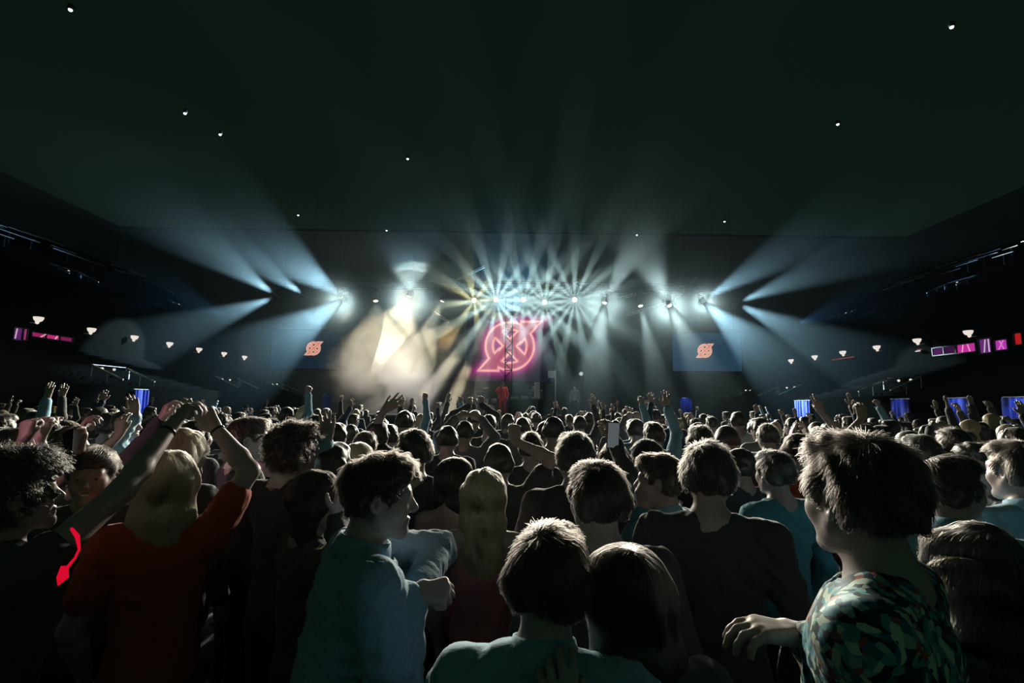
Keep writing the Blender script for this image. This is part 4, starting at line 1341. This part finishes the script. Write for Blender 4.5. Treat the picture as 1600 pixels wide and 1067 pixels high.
# performer in red
CLOTH['performer_red'] = principled('performer_red', (0.55, 0.03, 0.05), .7, 0, .2, noise=.2, sheen=.2)
pf = make_person(H=1.84, vox=.013, hair='cap', hair_col='black', top='performer_red', legs='performer_red', skin='dark', loose=.05, folds=.004, seed=5,
                 arms={1: ((.12, .30, 1.52), (1, 0, -1), 'fist', (-.8, .3, .5), (0, -1, 0))})
o = put_person(pf, 0, 0, 180, 'performer in long red clothes and a dark cap at the front of the stage'); o.location = on_stage(785, 28.2)
mic = empty('microphone', (0, 0, 0), 0, 'handheld microphone held up by the performer in red', 'microphone')
wr = pf['_wr'][1] + unit((-.8, .3, .5)) * .085; mic.location = o.location + Vector((-wr[0], -wr[1], wr[2]))
MB().tube([(0, 0, -.10), (0, 0, .06)], [.012, .018], 10).build('handle', M['black_metal'], mic)
MB().lathe([(.006, -.03), (.026, -.01), (.028, .015), (.015, .035)], (0, 0, .085), (0, 0, 1), 12).build('grille', M['grey_metal'], mic, True)
g2 = make_person(H=1.78, vox=.014, hair='short', hair_col='black', top='grey_cotton', seed=8, arms={1: ((.10, .36, 1.22), (1, 0, -1), 'claw', (-.6, .6, -.2), (0, 0, -1)), -1: ((-.3, .45, 1.45), (-1, 0, -1), 'claw', (0, 1, .2), (0, 0, -1))})
o2 = put_person(g2, 0, 0, 160, 'musician in grey behind the equipment table on the stage'); o2.location = on_stage(833, 29.6)
g3 = make_person(H=1.76, vox=.014, hair='short', hair_col='brown', top='grey_cotton', seed=9)
o3 = put_person(g3, 0, 0, 200, 'lone crew member in grey standing at the dim side of the stage'); o3.location = on_stage(898, 29.2)
# equipment table
tb = empty('equipment_table', on_stage(822, 28.9), 0, 'black stage table covered with music gear beside the performer', 'table')
MB().box((0, 0, .92), (2.0, .8, .06)).build('tabletop', M['black_metal'], tb)
MB().box((0, -.36, .46), (1.96, .03, .86)).build('skirt', M['drape'], tb)
for sx in (-1, 1):
    for sy in (-1, 1): MB().tube([(sx * .92, sy * .34, 0), (sx * .92, sy * .34, .9)], .025, 8).build('leg', M['black_metal'], tb)
for i, (ox, w_, h_) in enumerate(((-.65, .42, .10), (-.1, .38, .14), (.55, .45, .09))):
    mx = empty('mixer', tb.location + Vector((ox, .05, .95)), 0, ['low silver mixer at the near end of the stage table', 'tall silver mixer in the middle of the stage table', 'slim silver mixer at the far end of the stage table'][i], 'mixer')
    MB().box((0, 0, h_ / 2), (w_, .36, h_)).build('body', M['grey_metal'], mx)
    for q in range(4): MB().lathe([(.022, 0), (.02, .03), (.004, .033)], (-w_ * .36 + q * w_ * .24, -.05, h_), (0, 0, 1), 8).build('knob', M['pale_metal'], mx)
# drum kit
dk = empty('drum_kit', on_stage(766, 29.4), 0, 'drum kit with raised cymbals behind the performer in red', 'drum kit')
M['drum'] = principled('pale_drum_shell', (.55, .56, .58), .3, .2, .5)
M['brass'] = principled('brass_cymbal', (.8, .62, .30), .25, 1, .5)
MB().lathe([(.01, -.21), (.28, -.21), (.30, -.17), (.28, 0), (.30, .17), (.28, .21), (.01, .21)], (0, 0, .31), (0, 1, 0), 22).build('bass_drum', M['drum'], dk, True)
for sx, sz in ((-.26, .80), (.22, .82)):
    MB().lathe([(.01, -.12), (.15, -.12), (.165, 0), (.15, .12), (.01, .12)], (sx, .02, sz), (0, -.25, 1), 18).build('tom', M['drum'], dk, True)
    MB().tube([(sx * .4, .05, .55), (sx, .02, sz - .08)], .015, 6).build('tom_arm', M['grey_metal'], dk)
for sx, sz in ((-.62, 1.38), (.60, 1.28), (-.35, 1.55)):
    MB().lathe([(.01, .03), (.05, .025), (.23, -.01), (.23, -.014), (.01, .0)], (sx, .1, sz), (.15 * sx, -.2, 1), 20).build('cymbal', M['brass'], dk, True)
    MB().tube([(sx, .12, 0), (sx, .1, sz)], .014, 6).build('cymbal_stand', M['grey_metal'], dk)
# pale column speakers and frames
def column(px, y, z0, h, w, label, mat):
    b = on_stage(px, y)
    r = empty('tower_speaker', b, 0, label, 'speaker')
    MB().box((0, 0, z0 + h / 2), (w, .22, h)).build('cabinet', mat, r)
    MB().box((0, -.115, z0 + h / 2), (w * .82, .015, h * .94)).build('grille', M['grey_metal'], r)
    MB().tube([(0, 0, 0), (0, 0, z0)], .03, 8).build('pole', M['black_metal'], r)
    MB().lathe([(.25, 0), (.25, .02), (.03, .04)], (0, 0, 0), (0, 0, 1), 14).build('foot', M['black_metal'], r)
M['pale_box'] = principled('pale_cabinet', (.60, .60, .66), .6, 0, .3)
column(839, 28.2, 1.05, .80, .28, 'wide pale column speaker to the right of the performer', M['pale_box'])
column(743.5, 28.8, .9, .9, .12, 'narrow pale column speaker to the left of the performer', M['pale_box'])
fr_ = empty('projector_frame', on_stage(862, 30.6), 0, 'pale angled frame holding a small panel at the side of the big screen', 'frame')
MB().box((.22, 0, 1.35), (.07, .08, 2.7)).build('post', M['pale_box'], fr_)
MB().box((-.02, 0, 2.46), (.42, .06, .42)).build('panel', M['pale_box'], fr_)
ld = empty('round_lamp', on_stage(908, 30.8), 0, 'single pale round lamp glowing right of the big screen', 'lamp')
zz = P(908, 584, 30.8).z - ST_Z
MB().lathe([(.02, -.08), (.14, -.06), (.15, 0), (.12, .02)], (0, 0, zz), (-.2, -1, 0), 16).build('shade', M['pale_box'], ld, True)
MB().lathe([(.11, .0), (.06, .03), (.01, .035)], (0, -.02, zz), (-.2, -1, 0), 16).build('bulb', emission('soft_white_glass', (.8, .95, .9), .55), ld, True)
MB().tube([(0, .04, 0), (0, .04, zz)], .025, 8).build('pole', M['black_metal'], ld)

# bright tilted truss pieces over the stage
M['lit_metal'] = principled('silver_metal', (.85, .83, .78), .3, .5, .6)
for i, ((ax, ay, ad), (bx, by, bd), lab) in enumerate((((712, 440, 30.5), (757, 418, 30.9), 'thin silver boom slanting up left of the truss middle'), ((1053, 472, 30.4), (1089, 434, 30.8), 'short silver boom tilted up beside the bright right lamps'),
        ((966, 468, 30.4), (1030, 452, 30.9), 'upper of two long silver booms right of the truss middle'), ((978, 494, 29.2), (1040, 476, 29.4), 'lower of two long silver booms right of the truss middle'), ((672, 486, 29.6), (702, 505, 29.7), 'silver boom slanting down beside the brightest lamp'))):
    a, b = P(ax, ay, ad), P(bx, by, bd)
    r = empty('lighting_boom', a, 0, lab, 'boom', 'silver booms around the truss')
    v = b - a
    MB().tube([(0, 0, 0), v], .028, 6).build('tube', M['lit_metal'], r)
    MB().tube([(0, 0, .12), v + Vector((0, 0, .12))], .02, 6).build('tube', M['lit_metal'], r)
    st = MB()
    for q in range(9):
        t0, t1 = q / 8, min(1, (q + 1) / 8)
        st.tube([v * t0 + Vector((0, 0, .12 if q % 2 else 0)), v * t1 + Vector((0, 0, 0 if q % 2 else .12))], .01, 4)
    st.build('lacing', M['lit_metal'], r)
    MB().tube([v * .5 + Vector((0, 0, .1)), v * .5 + Vector((0, 0, 15.03 - (a + v * .5).z))], .01, 5).build('hanging_cable', M['black_metal'], r)

# ---------------------------------------------------------------- seating banks, lamps, windows
for s_ in (-1, 1):
    side = 'left' if s_ < 0 else 'right'
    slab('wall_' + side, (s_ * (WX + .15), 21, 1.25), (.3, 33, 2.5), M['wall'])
    # lower bank of steps, then the suite wall, then the upper bank
    b = MB()
    nst = 12
    for i in range(nst):
        xa = WX + .3 + i * .40
        zt = 2.5 + (i + .3) * .145
        b.box((s_ * (xa + .2), 21, zt / 2), (.40, 33, zt))
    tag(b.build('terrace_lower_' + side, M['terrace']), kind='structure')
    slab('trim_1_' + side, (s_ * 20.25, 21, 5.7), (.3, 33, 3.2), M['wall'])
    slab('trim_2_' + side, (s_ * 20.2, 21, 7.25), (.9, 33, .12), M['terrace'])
    b = MB()
    for i in range(12):
        xa = 20.6 + i * .75
        zt = 7.3 + i * .40
        b.box((s_ * (xa + .37), 21, zt - .3), (.75, 33, .6))
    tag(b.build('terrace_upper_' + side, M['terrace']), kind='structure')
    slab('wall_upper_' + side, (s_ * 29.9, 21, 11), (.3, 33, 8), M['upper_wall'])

def on_wall(px, py, X):
    """point of the plane x = X seen at the pixel"""
    d = F + CR * ((px - 800.0) / 800.0) - CU * ((py - 533.5) / 800.0)
    return CAM + d * (X / d.x)

LAMPS = [(-1, [(60, 500), (143, 517), (210, 528.5), (265, 538.5), (311, 547), (350, 553.5), (382, 559)]), (1, [(1204, 570), (1236, 564.5), (1273, 558.7), (1317, 552), (1370, 544), (1433, 533.5), (1513, 521)])]
for s_, pts in LAMPS:
    order = pts if s_ < 0 else pts[::-1]
    for i, (px, py) in enumerate(order):
        q = on_wall(px, py, s_ * 19.75)
        r = empty('wall_lamp', q, 0, '%s white wall lamp from the near end, %s wall' % (lamp_desc[i], 'left' if s_ < 0 else 'right'), 'lamp', 'white lamps along the side walls')
        MB().tube([(s_ * .34, 0, -.12), (s_ * .1, 0, -.14), (0, 0, -.06)], .025, 6).build('bracket', M['pale_metal'], r)
        MB().lathe([(.05, -.08), (.13, -.03), (.17, .05), (.18, .12), (.15, .12), (.12, .06)], (0, 0, 0), (-s_ * .2, -.2, 1), 14).build('shade', M['bulb'], r, True)
        MB().lathe([(.01, -.13), (.06, -.10), (.07, -.02), (.02, .02)], (-s_ * .04, -.1, -.06), (0, -.3, 1), 10).build('bulb', M['bulb'], r, True)

# pink lit suite windows along the side walls
def suite(s_, quads):
    for i, (pxa, pxb, py0, py1, col, st, lab, bars) in enumerate(quads):
        a = on_wall(pxa, py0, s_ * 20.08); b = on_wall(pxb, py1, s_ * 20.08)
        ya, yb = sorted((a.y, b.y)); za, zb = sorted((a.z, b.z))
        m_y, m_z = (ya + yb) / 2, (za + zb) / 2
        r = empty('suite_window', (s_ * 20.08, m_y, m_z), 0, lab, 'window')
        w, h = yb - ya, max(zb - za, .2)
        npn = max(1, round(w / .7))
        for k in range(npn):
            MB().box((0, -w / 2 + (k + .5) * w / npn, 0), (.03, w / npn * .92, h * .9)).build('pane', emission('suite_glow', tuple(c_ * (.45 + .9 * ((k * 7 + i * 3) % 5) / 4) for c_ in col), st), r)
        f = MB()
        for z_ in (-h / 2, h / 2): f.box((-s_ * .03, 0, z_), (.08, w + .06, .04))
        for k in range(npn + 1): f.box((-s_ * .03, -w / 2 + k * w / npn, 0), (.08, .045, h))
        f.build('frame', M['black_metal'], r)
        for (t0, t1, bc) in bars:
            MB().tube([(-s_ * .05, -w / 2 + t0 * w, -h * .42), (-s_ * .05, -w / 2 + t1 * w, h * .42)], .022, 6).build('neon_tube', emission('suite_neon', bc, 1.0), r)
PINK = (.55, .03, .20); VIO = (.26, .05, .34); RED = (.75, .02, .02)
suite(-1, [(21, 33, 511, 532, VIO, .8, 'violet lit suite window at the near end of the left wall', [(.2, .3, (.6, .35, .6))]), (35, 40, 513, 532, (.3, .04, .15), .8, 'slim dark pink suite window beside the violet one', []),
           (48, 112, 520, 533, PINK, .75, 'long hot pink suite window on the left wall', [(.2, .32, (.9, .4, .5)), (.55, .6, (.9, .4, .5))])])
suite(1, [(1458, 1495, 544, 552, (.10, .02, .13), .8, 'dim purple suite window on the right wall', []), (1495, 1527, 539, 549, (.5, .03, .30), .9, 'bright magenta suite window on the right wall', [(.3, .4, (.95, .35, .6)), (.7, .62, (.95, .35, .6))]),
          (1530, 1552, 530, 551, VIO, .7, 'violet suite window with white bars on the right wall', [(.2, .2, (.6, .5, .6)), (.6, .45, (.6, .5, .6))]), (1555, 1577, 532, 546, (.35, .03, .32), .9, 'patterned violet suite window near the red one', [(.3, .6, (.7, .2, .6)), (.7, .3, (.7, .2, .6))]),
          (1585, 1600, 521, 538, RED, .6, 'red lit suite window at the near end of the right wall', [])])
# low ledge lights under the far lamps on the right
for i, (pa, pb, colr) in enumerate((((1300, 562.5), (1334, 557.5), (.5, .08, .07)), ((1433, 547), (1439, 546), (.8, .2, .2)))):
    a, b = on_wall(*pa, 19.9), on_wall(*pb, 19.9)
    r = empty('ledge_light', a, 0, ['long faint red light strip on the right suite ledge', 'tiny red light on the right suite ledge'][i], 'light')
    MB().tube([(0, 0, 0), b - a], .035, 6).build('tube', emission('red_strip', colr, .35), r)
    MB().box((.08, (b - a).y / 2, -.06), (.3, abs((b - a).y) + .1, .05)).build('holder', M['black_metal'], r)

# railings of the stairways in the banks
def stair_rail(s_, X0, z0, X1, z1, ya, yb, label, big=True, lamps=2):
    r = empty('stair_railing', (s_ * X0, ya, z0), 0, label, 'railing', 'pale railings around the stairways in the side stands')
    D = Vector((s_ * (X1 - X0), 0, z1 - z0)); W = Vector((0, yb - ya, 0))
    rad = .032 if big else .03
    MB().tube([(0, 0, 0), D], rad, 6).build('rail', M['pale_metal'], r)
    MB().tube([W, W + D], rad, 6).build('rail', M['pale_metal'], r)
    MB().tube([(0, 0, 0), W], rad * .8, 6).build('top_rail', M['black_metal'], r)
    for t in (0.02, .5, .98):
        for w_ in (Vector((0, 0, 0)), W):
            q = w_ + D * t
            MB().tube([q, q - Vector((0, 0, .75))], .016, 5).build('post', M['black_metal'], r)
    for k in range(lamps):
        q = W * (.3 + .35 * k) + Vector((0, 0, -.12))
        MB().lathe([(.01, -.05), (.05, -.02), (.055, .02), (.02, .05)], q, (0, 0, 1), 10).build('step_lamp', M['bulb'], r, True)
    MB().box(W + D * .12 + Vector((0, -.12, -.25)), (.22, .05, .34)).build('sign_plate', principled('grey_plate', (.3, .32, .34), .6), r)
for s_, ya, yb, lab in ((-1, 20.1, 21.9, 'nearest stairway railing low in the left stand'), (-1, 28.6, 30.9, 'second stairway railing low in the left stand'), (-1, 35.0, 36.8, 'farthest stairway railing low in the left stand'),
                        (1, 20.6, 22.5, 'nearest stairway railing low in the right stand'), (1, 29.2, 31.6, 'second stairway railing low in the right stand'), (1, 35.0, 36.8, 'farthest stairway railing low in the right stand')):
    stair_rail(s_, 16.5, 3.32, 15.2, 2.74, ya, yb, lab)
for s_, ya, yb, lab in ((-1, 24.6, 26.4, 'near stairway railing up in the left balcony'), (-1, 33.5, 35.2, 'far stairway railing up in the left balcony'), (1, 24.6, 26.4, 'near stairway railing up in the right balcony'), (1, 33.5, 35.2, 'far stairway railing up in the right balcony')):
    stair_rail(s_, 22.9, 8.62, 21.8, 8.10, ya, yb, lab, False, 2)

# long rails on the upper balcony that catch the blue light
rr_ = random.Random(3)
for s_, name in ((-1, 'left'), (1, 'right')):
    r = empty('balcony_rail', (s_ * 25.0, 22, 10.4), 0, 'broken row of thin seat-back rails high in the %s balcony' % name, 'railing')
    for i in range(34):
        y_ = rr_.uniform(-5.5, 13); dx = rr_.choice((-1.2, -.6, 0, .6)) ; 
        L_ = rr_.uniform(.5, 2.2)
        z_ = -.9 + (dx + 1.2) * .53 + rr_.uniform(-.05, .2)
        MB().box((s_ * dx, y_, z_), (.05, L_, .035)).build('rail', M['pale_metal'], r)
        MB().box((s_ * (dx + .05), y_, z_ - .25), (.04, .05, .5)).build('post', M['black_metal'], r)
    spot((s_ * 17.0, 30, 7.0), (s_ * 25, 21, 10.3), 2200, 50, .8, (.25, .55, 1.0), .1, name='added_blue_wash')  # added lamp without a fixture, turns the rails blue

# ceiling lamps: tiny
for i, (px, py) in enumerate(((110, 15), (289, 177), (344, 210), (466, 336), (637, 248), (604, 360), (1487, 42), (1309, 194), (1132, 346), (995, 367))):
    d = F + CR * ((px - 800.0) / 800.0) - CU * ((py - 533.5) / 800.0)
    q = CAM + d * ((14.86 - CAM_Z) / d.z)
    r = empty('ceiling_lamp', q, 0, '%s tiny ceiling lamp from the near end, %s side' % (lamp_desc[i if i < 6 else i - 6], 'left' if i < 6 else 'right'), 'lamp', 'tiny lamps in the dark ceiling')
    MB().lathe([(.07, 0), (.10, .04), (.10, .14), (.06, .18)], (0, 0, 0), (0, 0, 1), 12).build('can', M['black_metal'], r)
    MB().lathe([(.02, -.05), (.05, -.045), (.065, .0)], (0, 0, 0), (0, 0, 1), 12).build('glass', M['star'], r, True)

# ---------------------------------------------------------------- blue curtains in the doorways
M['blue_curtain'] = principled('blue_curtain', (.06, .085, .36), .9, 0, .05, noise=.25, nscale=12)
def curtain(p0, p1, top, label, watts):
    p0 = Vector(p0); p1 = Vector(p1)
    v = p1 - p0; w = v.length; u = v.normalized(); nn = Vector((-u.y, u.x, 0))
    if nn.dot(CAM - p0) < 0: nn = -nn
    r = empty('curtain', (p0 + p1) / 2, 0, label, 'curtain', 'blue doorway curtains around the hall')
    c0 = (p0 + p1) / 2
    nu, nv = 64, 10
    vs, fs = [], []
    for layer in (0, 1):
        for j in range(nv + 1):
            for i in range(nu + 1):
                t = i / nu; zz = top * j / nv
                amp = .06 * (1.2 - .5 * j / nv)
                off = math.sin(t * w * 24 + math.sin(t * 9) * 1.5) * amp + .10 - layer * .012
                q = p0 + v * t + nn * off
                vs.append((q.x - c0.x, q.y - c0.y, zz + .01))
    watts = watts * .5; st = (nu + 1) * (nv + 1)
    for layer in (0, 1):
        for j in range(nv):
            for i in range(nu):
                a = layer * st + j * (nu + 1) + i
                fs.append((a, a + 1, a + nu + 2, a + nu + 1))
    MB().add(vs, fs).build('cloth', M['blue_curtain'], r, True)
    q0, q1 = p0 - c0 + nn * .08, p1 - c0 + nn * .08
    MB().tube([(q0.x, q0.y, top + .03), (q1.x, q1.y, top + .03)], .018, 8).build('rod', M['grey_metal'], r)
    if watts:
        lp = c0 + nn * .55 + Vector((0, 0, top + .55))
        spot(lp, c0 + nn * .02 + Vector((0, 0, top * .6)), watts, 60, .6, (.35, .5, 1.0), .04, name='doorway_light')
for ya, yb, lab, w_ in ((19.5, 20.5, 'blue curtain in the third doorway from the near end of the right wall', 60), (16.9, 17.9, 'blue curtain in the second doorway from the near end of the right wall', 110),
                        (14.7, 15.8, 'brightest blue curtain, nearest on the right wall', 130), (26.0, 27.5, 'dim blue curtain far along the right wall', 0)):
    curtain((WX - .02, ya, 0), (WX - .02, yb, 0), 2.36, lab, w_)
for pa, pb, y_, lab, w_ in ((1061, 1080, 34.2, 'narrow deep blue curtain just right of the stage', 60), (425, 438, 34.2, 'narrow blue curtain left of the smoke', 0), (505, 518, 34.2, 'narrow blue curtain at the edge of the smoke', 0), ):
    q0, q1 = P(pa, 630, y_), P(pb, 630, y_)
    curtain((q0.x, y_, 0), (q1.x, y_, 0), 2.55, lab, w_)
curtain((-WX + .02, 20.6, 0), (-WX + .02, 21.4, 0), 2.36, 'faint blue curtain under the left stand', 0)
